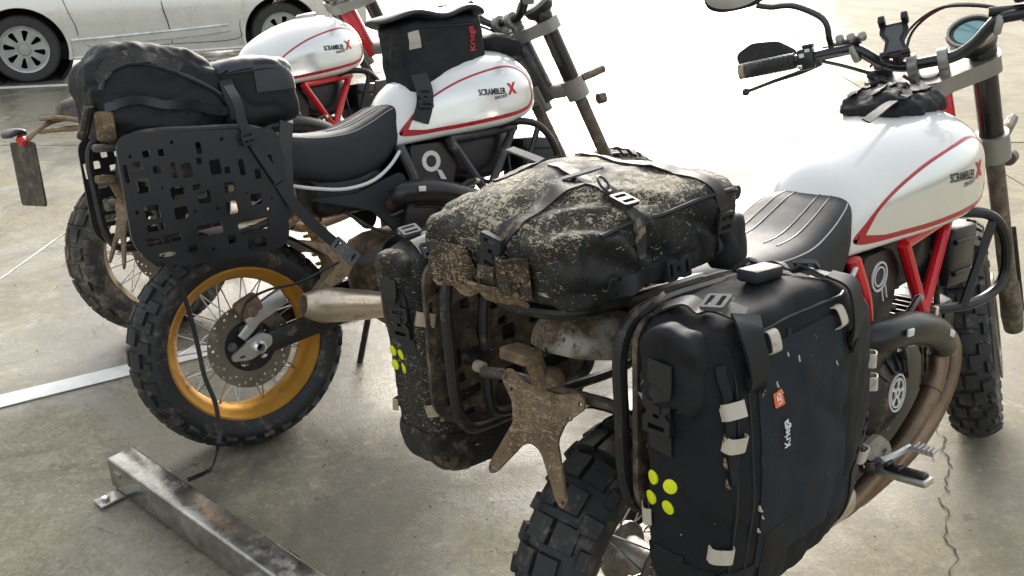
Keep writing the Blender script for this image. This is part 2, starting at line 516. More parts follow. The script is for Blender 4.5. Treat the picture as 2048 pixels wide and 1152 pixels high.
# ------------------------------------------------------------------ material set
def top_rear_mask(nt, tc):
    s = nd(nt, 'ShaderNodeSeparateXYZ'); nt.links.new(tc, s.inputs[0])
    a = rng(nt, s.outputs[2], 1.02, 1.07, 0.45, 1.0)
    b_ = rng(nt, s.outputs[0], -.02, .11, 1.0, 0.3)
    c_ = rng(nt, s.outputs[1], -.195, -.165, .18, 1.0)
    return mathn(nt, 'MULTIPLY', mathn(nt, 'MULTIPLY', a, b_), c_)
def rear_mask(nt, tc):
    s = nd(nt, 'ShaderNodeSeparateXYZ'); nt.links.new(tc, s.inputs[0])
    return rng(nt, s.outputs[0], -.27, -.10, 1.0, 0.12)
CONC = concrete()
PALE = (0.50, 0.46, 0.36)
M = dict(
    plastic=pmat('black_plastic', (.0085, .0095, .0115), .36, bump=.15, bs=900),
    plastic_dirty=pmat('black_plastic_dirty', (.010, .0105, .0115), .45, bump=.15, bs=900, mud=.28, ms=26, speck=.25, mudcol=(.16, .12, .075)),
    plastic_muddy=pmat('black_plastic_muddy', (.028, .026, .024), .55, bump=.2, bs=500, mud=.52, ms=22, speck=.4, mudcol=(.13, .095, .062)),
    fabric=pmat('black_fabric', (.0115, .0128, .0152), .78, var=.2, bump=.8, bs=650, spec=.22, speck=.24, mudcol=PALE, ms=20, ss=80, mask=rear_mask),
    fabric_dirty=splat_mat('black_fabric_dirty', (.011, .012, .0135), (.040, .035, .026), (.34, .30, .22), lambda nt, tc: mathn(nt, 'MULTIPLY', rear_mask(nt, tc), .62), 230, .7),
    fabric_clean=pmat('black_fabric_clean', (.009, .0103, .0135), .6, var=.2, bump=.4, bs=1200, spec=.3),
    bag_mud=splat_mat('muddy_bag_fabric', (.0095, .0105, .0125), (.045, .040, .028), (.46, .41, .30), top_rear_mask),
    patch_mud=splat_mat('muddy_patch', (.022, .021, .019), (.07, .05, .03), (.40, .30, .19), lambda nt, tc: rng(nt, tc, -9, -8, .85, .85), 170),
    fabric_panel=pmat('charcoal_panel_fabric', (.0185, .0225, .029), .78, var=.2, bump=.8, bs=650, spec=.22, speck=.2, mudcol=PALE, ss=80, mask=rear_mask),
    web=pmat('black_webbing', (.012, .013, .015), .55, bump=.5, bs=1600),
    web_mud=pmat('muddy_webbing', (.022, .021, .02), .6, bump=.5, bs=1600, mud=.30, ms=35, mudcol=(.30, .235, .155)),
    buckle=pmat('buckle_plastic', (.02, .022, .025), .5, spec=.3, bump=.1, bs=600, speck=.2),
    leather=pmat('seat_vinyl', (.021, .0235, .028), .58, spec=.35, var=.12, bump=.4, bs=1100),
    leather_dark=pmat('bag_leather', (.020, .023, .032), .36, var=.15, bump=.25, bs=900),
    stitch=pmat('pale_stitching', (.42, .42, .40), .7),
    rubber=pmat('tyre_rubber', (.015, .016, .0175), .62, var=.3, bump=.35, bs=420, mud=.30, ms=20, mudcol=(.13, .115, .09)),
    rubber_dirty=pmat('dusty_tyre_rubber', (.032, .031, .029), .72, var=.35, bump=.35, bs=420, mud=.50, ms=15, mudcol=(.16, .14, .11)),
    gold=pmat('gold_rim', (.58, .30, .042), .42, metal=.6, var=.15, mud=.33, ms=11, mudcol=(.33, .17, .06)),
    rim_dirty=pmat('muddy_rim', (.20, .13, .05), .55, metal=.4, var=.3, mud=.62, ms=12, mudcol=(.14, .105, .065)),
    alu=pmat('brushed_aluminium', (.52, .53, .52), .38, metal=.9, var=.2, mud=.22, ms=30),
    alu_dirty=pmat('dirty_aluminium', (.42, .42, .39), .45, metal=.7, var=.25, mud=.5, ms=26, mudcol=(.19, .145, .095)),
    steel=pmat('spoke_steel', (.5, .5, .5), .3, metal=1.0),
    chrome=pmat('bright_bolt', (.75, .75, .74), .2, metal=1.0),
    disc=pmat('brake_disc_steel', (.20, .18, .15), .42, metal=.8, mud=.35, ms=24),
    clamp=pmat('grey_cast_clamp', (.30, .295, .275), .45, metal=.55, var=.15, mud=.22, ms=18),
    fork=pmat('black_fork_tube', (.012, .013, .0145), .3, coat=.2),
    stanchion=pmat('dusty_fork_leg', (.085, .072, .055), .5, metal=.25, mud=.6, ms=15, mudcol=(.17, .14, .10)),
    exhaust=pmat('heat_tinted_pipe', (.19, .135, .09), .42, metal=.85, var=.35, vs=7, mud=.3, ms=15, mudcol=(.15, .10, .06)),
    muffler=pmat('muddy_steel_muffler', (.62, .54, .43), .32, metal=.85, var=.2, mud=.36, ms=9, mudcol=(.33, .235, .14)),
    engine=pmat('black_engine_casting', (.011, .012, .014), .38, bump=.2, bs=300, mud=.25, ms=16),
    engine_brown=pmat('muddy_engine_casting', (.06, .05, .04), .6, bump=.2, bs=200, mud=.62, ms=13),
    white=pmat('pearl_white_paint', (.80, .80, .78), .22, coat=.8, var=.02),
    panel=pmat('silver_white_paint', (.80, .815, .80), .22, metal=.6, coat=.8, var=.03),
    red=pmat('red_frame_paint', (.60, .012, .020), .32, coat=.5, var=.12),
    redstripe=pmat('red_stripe_paint', (.42, .012, .022), .3, coat=.5, var=.05),
    dark_frame=pmat('dark_frame_paint', (.035, .038, .044), .35, mud=.25, ms=14),
    print_black=pmat('black_print', (.012, .014, .015), .4, var=.05),
    print_red=pmat('red_print', (.62, .016, .022), .35, var=.05),
    print_white=pmat('white_print', (.72, .73, .74), .5, var=.05),
    orange=pmat('orange_label', (.75, .16, .03), .5, var=.05),
    badge=pmat('pale_badge', (.66, .66, .63), .35, var=.08),
    tab=pmat('beige_webbing_tab', (.46, .43, .36), .7, var=.12, bump=.4, bs=900, mud=.22, ms=60),
    tab_dirty=pmat('dirty_beige_tab', (.36, .30, .22), .75, var=.15, bump=.4, bs=900, mud=.4, ms=50),
    yellow=pmat('yellow_reflective_dot', (.72, .80, .005), .35, var=.03),
    mud=splat_mat('dried_mud', (.085, .058, .036), (.22, .155, .095), (.36, .275, .18), lambda nt, tc: rng(nt, tc, -9, -8, .9, .9), 190, .8),
    mud_dark=pmat('dark_dried_mud', (.15, .10, .062), .82, var=.4, vs=40, bump=.9, bs=180),
    fender=pmat('splashed_grey_fender', (.34, .32, .28), .4, var=.2, mud=.58, ms=20, speck=.9, mudcol=(.12, .082, .052), ss=110),
    grey_arm=pmat('dusty_guard', (.30, .225, .14), .75, var=.3, bump=.5, bs=200, mud=.5, ms=30),
    lcd=pmat('gauge_glass', (.19, .40, .42), .16, coat=.6, var=.06),
    mirror=pmat('mirror_glass', (.85, .87, .87), .03, metal=1.0, var=.01),
    red_lens=pmat('red_lens', (.5, .01, .015), .15, coat=.6),
    spring=pmat('yellow_spring', (.62, .36, .02), .4, mud=.3),
    carpaint=pmat('silver_car_paint', (.74, .735, .68), .3, metal=.25, coat=.7, var=.04),
    cartyre=pmat('car_tyre', (.04, .04, .039), .75),
    hubcap=pmat('silver_hubcap', (.38, .40, .39), .35, metal=.4),
    well=pmat('wheel_well_lining', (.012, .012, .012), .8),
    glass=pmat('dark_car_glass', (.02, .025, .025), .05, coat=.5),
    chrome_trim=pmat('bright_trim', (.75, .76, .74), .25, metal=.3),
    beam=pmat('worn_steel_tube', (.36, .35, .32), .25, metal=.9, var=.45, vs=16, bump=.5, bs=110, mud=.24, ms=8, mudcol=(.06, .055, .045)),
    line=pmat('worn_line_paint', (.74, .74, .71), .5, var=.12, vs=14, mud=.28, ms=7, mudcol=(.36, .34, .29)),
    crack=pmat('crack_dark', (.035, .03, .024), .9),
    lamp_grey=pmat('grey_webbing', (.10, .105, .11), .8, spec=.2, bump=.6, bs=1500),
)

# ------------------------------------------------------------------ ground, slabs, markings
g = G()
g.add([(-300, -300, -.014), (300, -300, -.014), (300, 500, -.014), (-300, 500, -.014)], [[0, 1, 2, 3]])
ground = mk('ground', g, CONC, smooth=0, kind='structure', label='wet pale concrete parking ground with joints and stains')
SX, SY, GA = 5.06, 4.55, R(-1.7)
sg = box(G(), (0, 0, -.027), (SX - .010, SY - .010, .054), bev=.004, seg=1)
first = None
for ix in range(-3, 3):
    for iy in range(-1, 4):
        cx, cy = -2.34 + SX / 2 + ix * SX, 5.92 - SY / 2 + iy * SY
        if first is None:
            first = mk('concrete_slab', sg, CONC, ground, smooth=0); o = first
        else:
            o = ob('concrete_slab', first.data, ground)
        o.location = (cx * math.cos(GA) - cy * math.sin(GA), cx * math.sin(GA) + cy * math.cos(GA), random.uniform(-.0015, .0015))
        o.rotation_euler.z = GA

def strip(name, pts, w, mat, z, label, gaps=(), parent=None, kind='structure'):
    gg = G(); n = len(pts)
    P = [Vector((p[0], p[1], z)) for p in pts]
    for i in range(n - 1):
        a, b = P[i], P[i + 1]
        d = (b - a).normalized(); s = Vector((-d.y, d.x, 0)) * w / 2
        gg.add([a - s, b - s, b + s, a + s, a - s - Vector((0, 0, .003)), b - s - Vector((0, 0, .003)), b + s - Vector((0, 0, .003)), a + s - Vector((0, 0, .003))],
               [[0, 1, 2, 3], [0, 4, 5, 1], [2, 6, 7, 3], [1, 5, 6, 2], [3, 7, 4, 0]])
    return mk(name, gg, mat, parent, smooth=0, label=label, kind=kind)
# near stall line: painted in two runs with worn breaks
la, lb = Vector((-3.6, 1.42)), Vector((3.1, 5.62))
ld = Vector((1, 0)).copy(); ld = (Vector((-1.342, 2.822)) - Vector((-1.69, 2.608))).normalized()
l0 = Vector((-1.69, 2.608))
strip('parking_line', [l0 - ld * 2.2, l0 + ld * 3.2], .088, M['line'], .0055, 'broad white painted stall line at left edge, passing under the middle motorcycle')
strip('parking_line', [(-9.0, 7.0), (-4.44, 8.05), (-3.83, 8.17), (-1.2, 8.7)], .10, M['line'], .0055, 'far thin white stall line in front of the car')
# hairline crack by the front wheel of the loaded bike
ck = [(1.367, 2.549), (1.345, 2.48), (1.30, 2.40), (1.295, 2.33), (1.262, 2.264), (1.262, 2.19), (1.205, 2.11), (1.185, 2.06), (1.147, 2.027), (1.15, 1.965), (1.105, 1.88), (1.10, 1.80), (1.041, 1.73), (1.05, 1.66), (1.0, 1.55), (.98, 1.40)]
ckj = []
for i in range(len(ck) - 1):
    a, b = Vector(ck[i]), Vector(ck[i + 1])
    for k in range(5):
        p = a.lerp(b, k / 5); ckj.append((p.x + random.uniform(-.009, .009), p.y + random.uniform(-.004, .004)))
gg = G(); pv = None
for i, p in enumerate(ckj):
    w = random.uniform(.0006, .0030)
    a, b = Vector((p[0] - w, p[1], .0035)), Vector((p[0] + w, p[1], .0035))
    if pv: gg.add([pv[0], pv[1], b, a], [[0, 1, 2, 3]])
    pv = (a, b)
mk('crack', gg, M['crack'], ground, smooth=0)

# ------------------------------------------------------------------ motorcycle
SA = Vector((1.617, 0, 0)); SDIR = Vector((-math.sin(R(24)), 0, math.cos(R(24))))
def interp(tab, x):
    for i in range(len(tab) - 1):
        if x <= tab[i + 1][0]:
            (x0, *a), (x1, *b) = tab[i], tab[i + 1]
            t = max(0, (x - x0) / (x1 - x0))
            return [p + (q - p) * t for p, q in zip(a, b)]
    return list(tab[-1][1:])
def smooth_tab(tab, n):
    P = catmull([Vector((t[0], t[1], t[2])) for t in tab], n)
    Q = catmull([Vector((t[0], t[3] if len(t) > 3 else 0, 0)) for t in tab], n)
    return [(p.x, p.y, p.z, q.y) for p, q in zip(P, Q)]
# x, bottom z, top z, half width
TANK = smooth_tab([(.545, .80, .88, .080), (.57, .80, .925, .100), (.62, .803, .985, .122), (.72, .807, 1.03, .156), (.82, .809, 1.055, .183), (.92, .812, 1.066, .196),
                   (1.0, .822, 1.06, .190), (1.06, .845, 1.03, .166), (1.10, .875, .985, .12), (1.12, .90, .95, .06)], 5)
def tank_pt(x, a):
    zb, zt, w = interp(TANK, x)
    zc = zb + .40 * (zt - zb)
    ca, sa = math.cos(a), math.sin(a)
    n = 2.25 if sa > 0 else 7
    hz = (zt - zc) if sa > 0 else (zc - zb)
    return Vector((x, w * math.copysign(abs(ca) ** (2 / n), ca), zc + hz * math.copysign(abs(sa) ** (2 / n), sa)))
def tank_y(x, z):
    zb, zt, w = interp(TANK, x)
    zc = zb + .40 * (zt - zb)
    n = 2.25 if z > zc else 7
    t = min(.999, abs(z - zc) / ((zt - zc) if z > zc else (zc - zb)))
    return w * (1 - t ** n) ** (1 / n)
def tank_geo():
    g = G()
    loft(g, [[tank_pt(t[0], 2 * math.pi * k / 48) for k in range(48)] for t in TANK])
    return g
STRIPE = [(.585, .834), (.615, .882), (.68, .932), (.78, .974), (.89, .997), (.975, 1.000), (1.035, .968), (1.058, .91), (1.040, .866), (.985, .846), (.86, .836), (.72, .831)]
def stripe_loops():
    o = [(p.x, p.y) for p in catmull([Vector((x, z, 0)) for x, z in STRIPE], 10, True)]
    m = len(o); cx = sum(p[0] for p in o) / m; inn = []
    for i in range(m):
        a, b = Vector(o[i - 1]), Vector(o[(i + 1) % m])
        t = (b - a).normalized(); nrm = Vector((t.y, -t.x))
        if (Vector((.85, .92)) - Vector(o[i])).dot(nrm) < 0: nrm = -nrm
        lowf = min(1, max(0, (.90 - o[i][1]) / .05)); rearf = min(1, max(0, (.66 - o[i][0]) / .08))
        w = .0055 + .0065 * lowf + .012 * rearf * lowf
        inn.append(tuple(Vector(o[i]) + nrm * w))
    return o, inn
def on_tank(x, z, s, off):
    y = tank_y(x, z)
    return Vector((x, s * (y + off), z))
def stripe_geo(s):
    g = G(); o, inn = stripe_loops(); m = len(o); vs = []; fs = []
    for i in range(m):
        for (x, z), off in ((o[i], -.003), (o[i], .0022), (inn[i], .0022), (inn[i], -.003)):
            vs.append(on_tank(x, z, s, off))
    for i in range(m):
        j = (i + 1) % m
        for k in range(3): fs.append([i * 4 + k, j * 4 + k, j * 4 + k + 1, i * 4 + k + 1])
    return g.add(vs, fs)
def panel_geo(s):
    """the silver insert inside the stripe: rings shrinking to the middle"""
    g = G(); o, inn = stripe_loops(); m = len(inn); c = Vector((.86, .91)); vs = []; fs = []
    K = 10
    for k in range(K + 1):
        for p in inn:
            q = Vector(p).lerp(c, k / K); vs.append(on_tank(q.x, q.y, s, .0013))
    for k in range(K):
        for i in range(m):
            j = (i + 1) % m; fs.append([k * m + i, k * m + j, (k + 1) * m + j, (k + 1) * m + i])
    return g.add(vs, fs)
def tank_text(s, txt, size, cx, cz, slope, bold=0.0, sx=1.0, shear=0.0, off=.003):
    v2, fs = text2d(txt, size, shear, bold, sx)
    g = G(); vs = []
    for x, y in v2:
        x = -s * x if s > 0 else x
        px, pz = cx + x, cz + y + x * slope
        vs.append(on_tank(px, pz, s, off))
    return g.add(vs, fs)

def tyre_geo(Rc, hw, rows, lay):
    """carcass plus moulded tread blocks; wheel axis along y, centre at origin"""
    g = G()
    drop = .034 if hw > .07 else .028
    def prof(y):
        t = abs(y) / hw
        return Rc - drop * t ** 2.2
    pr = [(Rc - .082, -hw * .70), (Rc - .080, -hw * .88), (Rc - .064, -hw * 1.0), (Rc - .050, -hw * 1.06), (Rc - .042, -hw * 1.05)]
    pr += [(prof(hw * k / 8), hw * k / 8) for k in range(-8, 9)]
    pr += [(Rc - .042, hw * 1.05), (Rc - .050, hw * 1.06), (Rc - .064, hw * 1.0), (Rc - .080, hw * .88), (Rc - .082, hw * .70)]
    lathe(g, pr, axis=(0, 1, 0), n=72, cap=False)
    H = .0105
    def P(phi, y, h):
        r = prof(y); dy = .002; sl = -(prof(y + dy) - prof(y - dy)) / (2 * dy)
        L = math.hypot(1, sl); rr = r + h / L; yy = y + h * sl / L
        return Vector((rr * math.cos(phi), yy, rr * math.sin(phi)))
    dp = 2 * math.pi / rows
    for i in range(rows):
        sh = .007 * (1 if i % 2 else -1)
        for bi, (y0, y1) in enumerate(lay):
            a0, a1 = y0 * hw + (sh if abs(y0) < .9 else 0), y1 * hw + (sh if abs(y1) < .9 else 0)
            edge = abs(y0) > .9 or abs(y1) > .9
            ph0 = i * dp + (.5 * dp if edge else 0) + random.uniform(-.02, .02) * dp; ph1 = ph0 + dp * (.62 if edge else .80)
            K = 3; vs = []; fs = []
            ins = dp * .05
            for k in range(K + 1):
                y = a0 + (a1 - a0) * k / K
                yt = a0 + .0018 + (a1 - a0 - .0036) * k / K
                vs += [P(ph0, y, -.002), P(ph0 + ins, yt, H), P(ph1 - ins, yt, H), P(ph1, y, -.002)]
            for k in range(K):
                for q in range(3): fs.append([k * 4 + q, k * 4 + q + 1, k * 4 + q + 5, k * 4 + q + 4])
            fs.append([0, 1, 2, 3]); fs.append([K * 4 + q for q in (3, 2, 1, 0)])
            g.add(vs, fs)
    return g
_cache = {}
def cached(key, name, geo_fn, mat, parent, smooth=35, **kw):
    k = (key, mat.name)
    if k not in _cache:
        o = mk(name, geo_fn(), mat, parent, smooth, **kw); _cache[k] = o.data; return o
    return ob(name, _cache[k], parent, **kw)

def rear_tyre(): return tyre_geo(.3075, .078, 31, [(-1.0, -.70), (-.62, -.10), (-.02, .60), (.68, 1.0)])
def front_tyre(): return tyre_geo(.3165, .060, 36, [(-1.0, -.62), (-.52, -.03), (.05, .54), (.64, 1.0)])
def rim_geo(r, hw):
    g = G()
    pr = [(r + .012, -hw), (r + .013, -hw + .004), (r + .004, -hw + .006), (r - .002, -hw + .012), (r - .010, -hw + .018), (r - .013, -hw + .024), (r - .022, -hw + .034), (r - .025, 0),
          (r - .022, hw - .034), (r - .013, hw - .024), (r - .010, hw - .018), (r - .002, hw - .012), (r + .004, hw - .006), (r + .013, hw - .004), (r + .012, hw), (r - .002, hw), (r - .008, hw - .008), (r - .013, hw - .014), (r - .019, hw - .021),
          (r - .031, hw - .036), (r - .034, 0), (r - .031, -hw + .036), (r - .019, -hw + .021), (r - .013, -hw + .014), (r - .008, -hw + .008), (r - .002, -hw)]
    lathe(g, pr, axis=(0, 1, 0), n=72, closed=True)
    return g
def hub_geo(w, r):
    g = G()
    lathe(g, [(.02, -w), (r * .7, -w), (r, -w + .004), (r, -w + .012), (r * .62, -w + .022), (r * .55, 0), (r * .62, w - .022), (r, w - .012), (r, w - .004), (r * .7, w), (.02, w)], axis=(0, 1, 0), n=24)
    return g
def spoke_geo(r0, y0, r1, y1, da):
    g = G()
    a = Vector((r0, y0, 0)); b = Vector((r1 * math.cos(da), y1, r1 * math.sin(da)))
    tube(g, [a, b], .0021, n=6, sub=1)
    return g
def disc_geo(r, hole_r, nh, inner, th=.005):
    hs = [circ2(0, 0, inner, 28)]
    for k in range(nh):
        for q, rr in enumerate(hole_r):
            a = 2 * math.pi * (k + q * .33) / nh
            hs.append(circ2(rr * math.cos(a), rr * math.sin(a), .0042, 7))
    g = G()
    plate(g, circ2(0, 0, r, 64), hs, th, frame_mat((0, 0, 0), (0, 1, 0)))
    return g

def wheel(parent, loc, front, tyre_mat, spin, fm=None, spokes=True, rim='gold'):
    hubmat = M['alu_dirty']
    w = cached('hubf' if front else 'hubr', 'wheel', (lambda: hub_geo(.05, .045)) if front else (lambda: hub_geo(.062, .062)), hubmat, parent)
    mb = Matrix.Translation(loc) @ Matrix.Rotation(spin, 4, 'Y')
    w.matrix_basis = fm @ mb if fm else mb
    cached('tf' if front else 'tr', 'tyre', front_tyre if front else rear_tyre, tyre_mat, w, 50)
    r, hw = (.236, .042) if front else (.222, .062)
    cached('rimf' if front else 'rimr', 'rim', lambda: rim_geo(r, hw), M[rim], w, 40)
    if spokes:
        n = 18
        for sd_ in (1, -1):
            for q in (1, -1):
                key = ('spk', front, sd_, q)
                for k in range(n // 2):
                    s = cached(key, 'spoke', lambda: spoke_geo(.056 if not front else .041, sd_ * (.054 if not front else .042), r - .03, sd_ * .012, q * .42), M['steel'], w)
                    s.rotation_euler = (0, 2 * math.pi * (k + (.5 if sd_ > 0 else 0) + (.22 if q > 0 else 0)) / (n // 2), 0)
    if front:
        for sd_ in (1, -1):
            d = cached('discf', 'brake_disc', lambda: disc_geo(.155, (.125, .143), 18, .09), M['disc'], w); d.location = (0, sd_ * .075, 0)
    else:
        d = cached('discr', 'brake_disc', lambda: disc_geo(.1235, (.098, .108, .117), 14, .075), M['disc'], w); d.location = (0, -.086, 0)
        cc = cached('carr', 'disc_carrier', lambda: plate(G(), circ2(0, 0, .078, 32), [circ2(.05 * math.cos(a), .05 * math.sin(a), .015, 10) for a in (0, 1.257, 2.513, 3.77, 5.027)], .006, frame_mat((0, -.080, 0), (0, 1, 0))), M['engine'], w)
    return w

def fork_x(z): return 1.182 + (1.134 - z) * .406
BRK = [(.096, .788), (.085, .797), (.066, .792), (.040, .783), (-.040, .783), (-.066, .792), (-.085, .797), (-.096, .788), (-.098, .776), (-.064, .747), (-.053, .715), (-.096, .632), (-.089, .618), (-.074, .626), (-.022, .688), (0, .695), (.022, .688), (.074, .626), (.089, .618), (.096, .632), (.053, .715), (.064, .747), (.098, .776)]
PLATE_H = [('s', -.204, .906, .0163, .0153), ('s', -.168, .904, .0146, .0163), ('c', -.137, .925, .0049), ('c', -.012, .914, .0055), ('c', -.243, .906, .0042), ('s', -.074, .901, .0123, .0272), ('s', -.08, .868, .0123, .0163), ('s', -.26, .866, .0117, .0408), ('s', -.146, .855, .013, .0374), ('s', -.115, .85, .0234, .034), ('s', -.042, .846, .026, .0357), ('s', -.013, .833, .013, .0163), ('s', .026, .834, .013, .0391), ('s', .078, .872, .0136, .0323), ('s', .104, .835, .0136, .0357), ('s', .065, .809, .0136, .0238), ('s', -.017, .788, .0253, .0255), ('s', -.149, .799, .0309, .0299), ('s', -.085, .776, .0325, .0306), ('s', -.02, .735, .0276, .0323), ('s', .048, .745, .0276, .0272), ('s', -.22, .762, .0325, .034), ('s', -.15, .747, .0325, .0289), ('s', -.089, .69, .0617, .0289), ('s', .028, .676, .0764, .0272), ('s', -.206, .688, .078, .0204), ('s', -.142, .65, .0208, .0218), ('s', -.207, .65, .0357, .0122), ('s', .026, .629, .0455, .0238), ('c', -.091, .639, .0049), ('c', -.256, .768, .0055), ('c', .089, .739, .0042), ('c', .075, .712, .0046), ('c', -.057, .741, .0046), ('c', -.115, .745, .0046), ('s', -.038, .654, .0188, .0224), ('s', -.229, .831, .0273, .034), ('s', -.186, .864, .0195, .017), ('s', -.22, .723, .039, .017), ('s', -.231, .88, .0195, .0204), ('c', -.184, .817, .0039), ('c', .025, .766, .0036), ('s', -.1, .804, .0195, .0136)]
def carrier_plate(s):
    out = round_poly([(-.268, .966), (.136, .922), (.146, .86), (.116, .60), (-.19, .612), (-.285, .668)], [.05, .045, .05, .05, .05, .05], 6)
    hs = []; took = []
    for h in sorted(PLATE_H, key=lambda h: -(h[3] * (h[4] if h[0] == 's' else h[3]))):
        w, d_ = (h[3] * 1.12, h[4] * 1.08) if h[0] == 's' else (h[3] * 2, h[3] * 2)
        if any(abs(h[1] - a) < (w + c_) / 2 + .003 and abs(h[2] - b_) < (d_ + e) / 2 + .003 for a, b_, c_, e in took): continue
        took.append((h[1], h[2], w, d_))
        hs.append(rrect(h[1], h[2], w, d_, min(w, d_) * .18, 2) if h[0] == 's' else circ2(h[1], h[2], h[3], 9))
    g = G()
    # local X -> bike x, local Y -> bike z
    m = Matrix(((1, 0, 0, 0), (0, 0, 1, s * .245), (0, 1, 0, 0), (0, 0, 0, 1)))
    plate(g, out, hs, .009, m)
    return g

def motorcycle(label, pose, o):
    X, Y, psi, lean, steer = pose
    root = ob('motorcycle', None, label=label, cat='motorcycle', group='motorcycles parked in a row')
    root.location = (X, Y, 0); root.rotation_euler = (-lean, 0, psi)
    FM = Matrix.Translation(SA) @ Matrix.Rotation(steer, 4, SDIR) @ Matrix.Translation(-SA)
    fm_ = M[o.get('frame', 'red')]
    def P(name, g, mat, smooth=35, par=root, fr=False, label=None):
        q = mk(name, g, M[mat] if isinstance(mat, str) else mat, par, smooth, label=label)
        if fr: q.matrix_basis = FM
        return q
    def PC(key, name, fn, mat, smooth=35, par=root, fr=False):
        q = cached(key, name, fn, M[mat] if isinstance(mat, str) else mat, par, smooth)
        if fr: q.matrix_basis = FM
        return q
    # wheels
    wheel(root, (0, 0, .318), False, M[o['tyre']], o.get('spin', 0), rim=o.get('rim', 'gold'))
    wheel(root, (1.505, 0, .327), True, M[o['tyre']], .1, FM, True, rim=o.get('rim', 'gold'))
    # swingarm, axle blocks, caliper
    for s in (-1, 1):
        g = G(); beam(g, (.02, s * .118, .320), (.43, s * .122, .362), .032, .062, .008)
        sw = PC(('sw', s), 'swingarm', lambda: g, 'plastic_dirty')
        g = G()
        plate(g, round_poly([(-.075, .300), (-.02, .292), (.045, .318), (.05, .345), (.02, .362), (-.02, .345), (-.072, .318)], .01, 3), [circ2(.008, .322, .010, 10), rrect(-.045, .307, .016, .006, .002, 2)], .012, Matrix(((1, 0, 0, 0), (0, 0, 1, s * .139), (0, 1, 0, 0), (0, 0, 0, 1))))
        PC(('ab', s), 'axle_plate', lambda: g, 'alu', par=sw)
        g = G(); lathe(g, [(.013, 0), (.019, .002), (.019, .012), (.012, .014)], (.008, s * .143, .322), (0, s, 0), 12, cap=False)
        PC(('an', s), 'axle_nut', lambda: g, 'chrome', par=sw)
    g = G(); beam(g, (-.01, -.115, .395), (.115, -.115, .445), .026, .05, .006); beam(g, (-.03, -.118, .352), (.05, -.118, .42), .012, .03, .003)
    cal = PC('cal', 'brake_caliper', lambda: g, 'alu')
    g = G(); box(g, (.008, -.112, .438), (.075, .042, .055), (0, -.35, 0), .012); lathe(g, [(.016, 0), (.016, .012), (.006, .013)], (.01, -.132, .425), (0, -1, 0), 14)
    PC('calb', 'caliper_body', lambda: g, 'mud_dark', par=cal)
    g = G(); tube(g, [(-.03, -.13, .40), (.0, -.135, .455), (.07, -.14, .475), (.16, -.145, .475), (.30, -.12, .50)], .004, 6)
    PC('hose', 'brake_hose', lambda: g, 'plastic')
    # shock
    g = G(); tube(g, [(.36, .06, .40), (.27, .05, .74)], .02, 10, 1)
    sh = PC('shk', 'shock_absorber', lambda: g, 'alu_dirty')
    g = G(); pts = []
    for k in range(90):
        t = k / 89; a = t * 2 * math.pi * 7; c = Vector((.345, .058, .46)).lerp(Vector((.29, .052, .68)), t)
        pts.append(c + Vector((math.cos(a) * .036, math.sin(a) * .036, 0)))
    tube(g, pts, .006, 6, 1); PC('spr', 'spring', lambda: g, 'spring', par=sh)
    # rear hugger and muddy splash guard
    g = G(); rings = []
    for k in range(9):
        a = R(38 + 60 * k / 8); rr = .338
        rings.append([Vector((rr * math.cos(a), y, .318 + rr * math.sin(a) - (abs(y) / .09) ** 3 * .012)) for y in (-.09, -.07, -.035, 0, .035, .07, .09)])
    loft(g, rings, False, False); loft(g, [[p + Vector((.003, 0, .004)) for p in r_] for r_ in rings], False, False)
    PC('hug', 'hugger', lambda: g, 'plastic_dirty')
    g = G(); plate(g, round_poly([(.20, .585), (.34, .545), (.36, .50), (.325, .452), (.20, .405), (.225, .44), (.29, .485), (.275, .525)], .012, 3), [], .10, Matrix(((1, 0, 0, 0), (0, 0, 1, -.07), (0, 1, 0, 0), (0, 0, 0, 1))))
    PC('spl', 'splash_guard', lambda: g, 'grey_arm')
    # exhaust
    g = G(); tube(g, [(.58, -.05, .56), (.52, -.09, .61), (.50, -.14, .645), (.53, -.185, .662), (.62, -.20, .650), (.75, -.20, .598), (.815, -.195, .545), (.80, -.20, .485), (.72, -.205, .42), (.62, -.20, .365), (.52, -.17, .29), (.44, -.165, .285), (.36, -.185, .345)], .0215, 14, 6)
    ex = PC('ex1', 'exhaust_pipe', lambda: g, 'exhaust')
    g = G(); tube(g, [(.795, -.20, .48), (.77, -.202, .457)], .0245, 14, 1); PC('exr', 'pipe_joint', lambda: g, 'exhaust', par=ex)
    g = G(); tube(g, [(1.10, -.04, .47), (1.145, -.08, .43), (1.12, -.10, .36), (1.02, -.11, .28), (.85, -.12, .235), (.62, -.13, .235), (.52, -.15, .27)], .025, 14, 6)
    PC('ex2', 'exhaust_pipe', lambda: g, 'exhaust')
    g = G(); tube(g, [(.49, -.175, .662), (.52, -.205, .672), (.62, -.217, .660), (.74, -.217, .610), (.80, -.212, .560)], [.030, .034, .036, .036, .030], 16, 6)
    hsld = PC('hsh', 'heat_shield', lambda: g, 'plastic')
    for k, (cx_, cz_, ca_) in enumerate(((.55, .680, .15), (.745, .615, .5))):
        g = G(); box(g, (cx_, -.251, cz_), (.024, .006, .016), (0, ca_, 0), .002); PC(('hshb', k), 'shield_clip', lambda: g, 'badge', par=hsld)
    g = G(); lathe(g, [(.020, -.03), (.026, 0), (.038, .012), (.044, .06), (.051, .17), (.053, .205), (.049, .225), (.034, .268), (.029, .270), (.024, .22)], (.395, -.195, .352), Vector((.12 - .395, -.012, .425 - .352)), 28, cap=False)
    PC('muf', 'muffler', lambda: g, 'muffler', 30)
    # engine
    g = G(); blob(g, (.25, .145, .14), 6, 8, lambda u, w: w + Vector((.66, 0, .40)))
    eng = PC('eng', 'engine', lambda: g, o.get('engine', 'engine'))
    g = G()
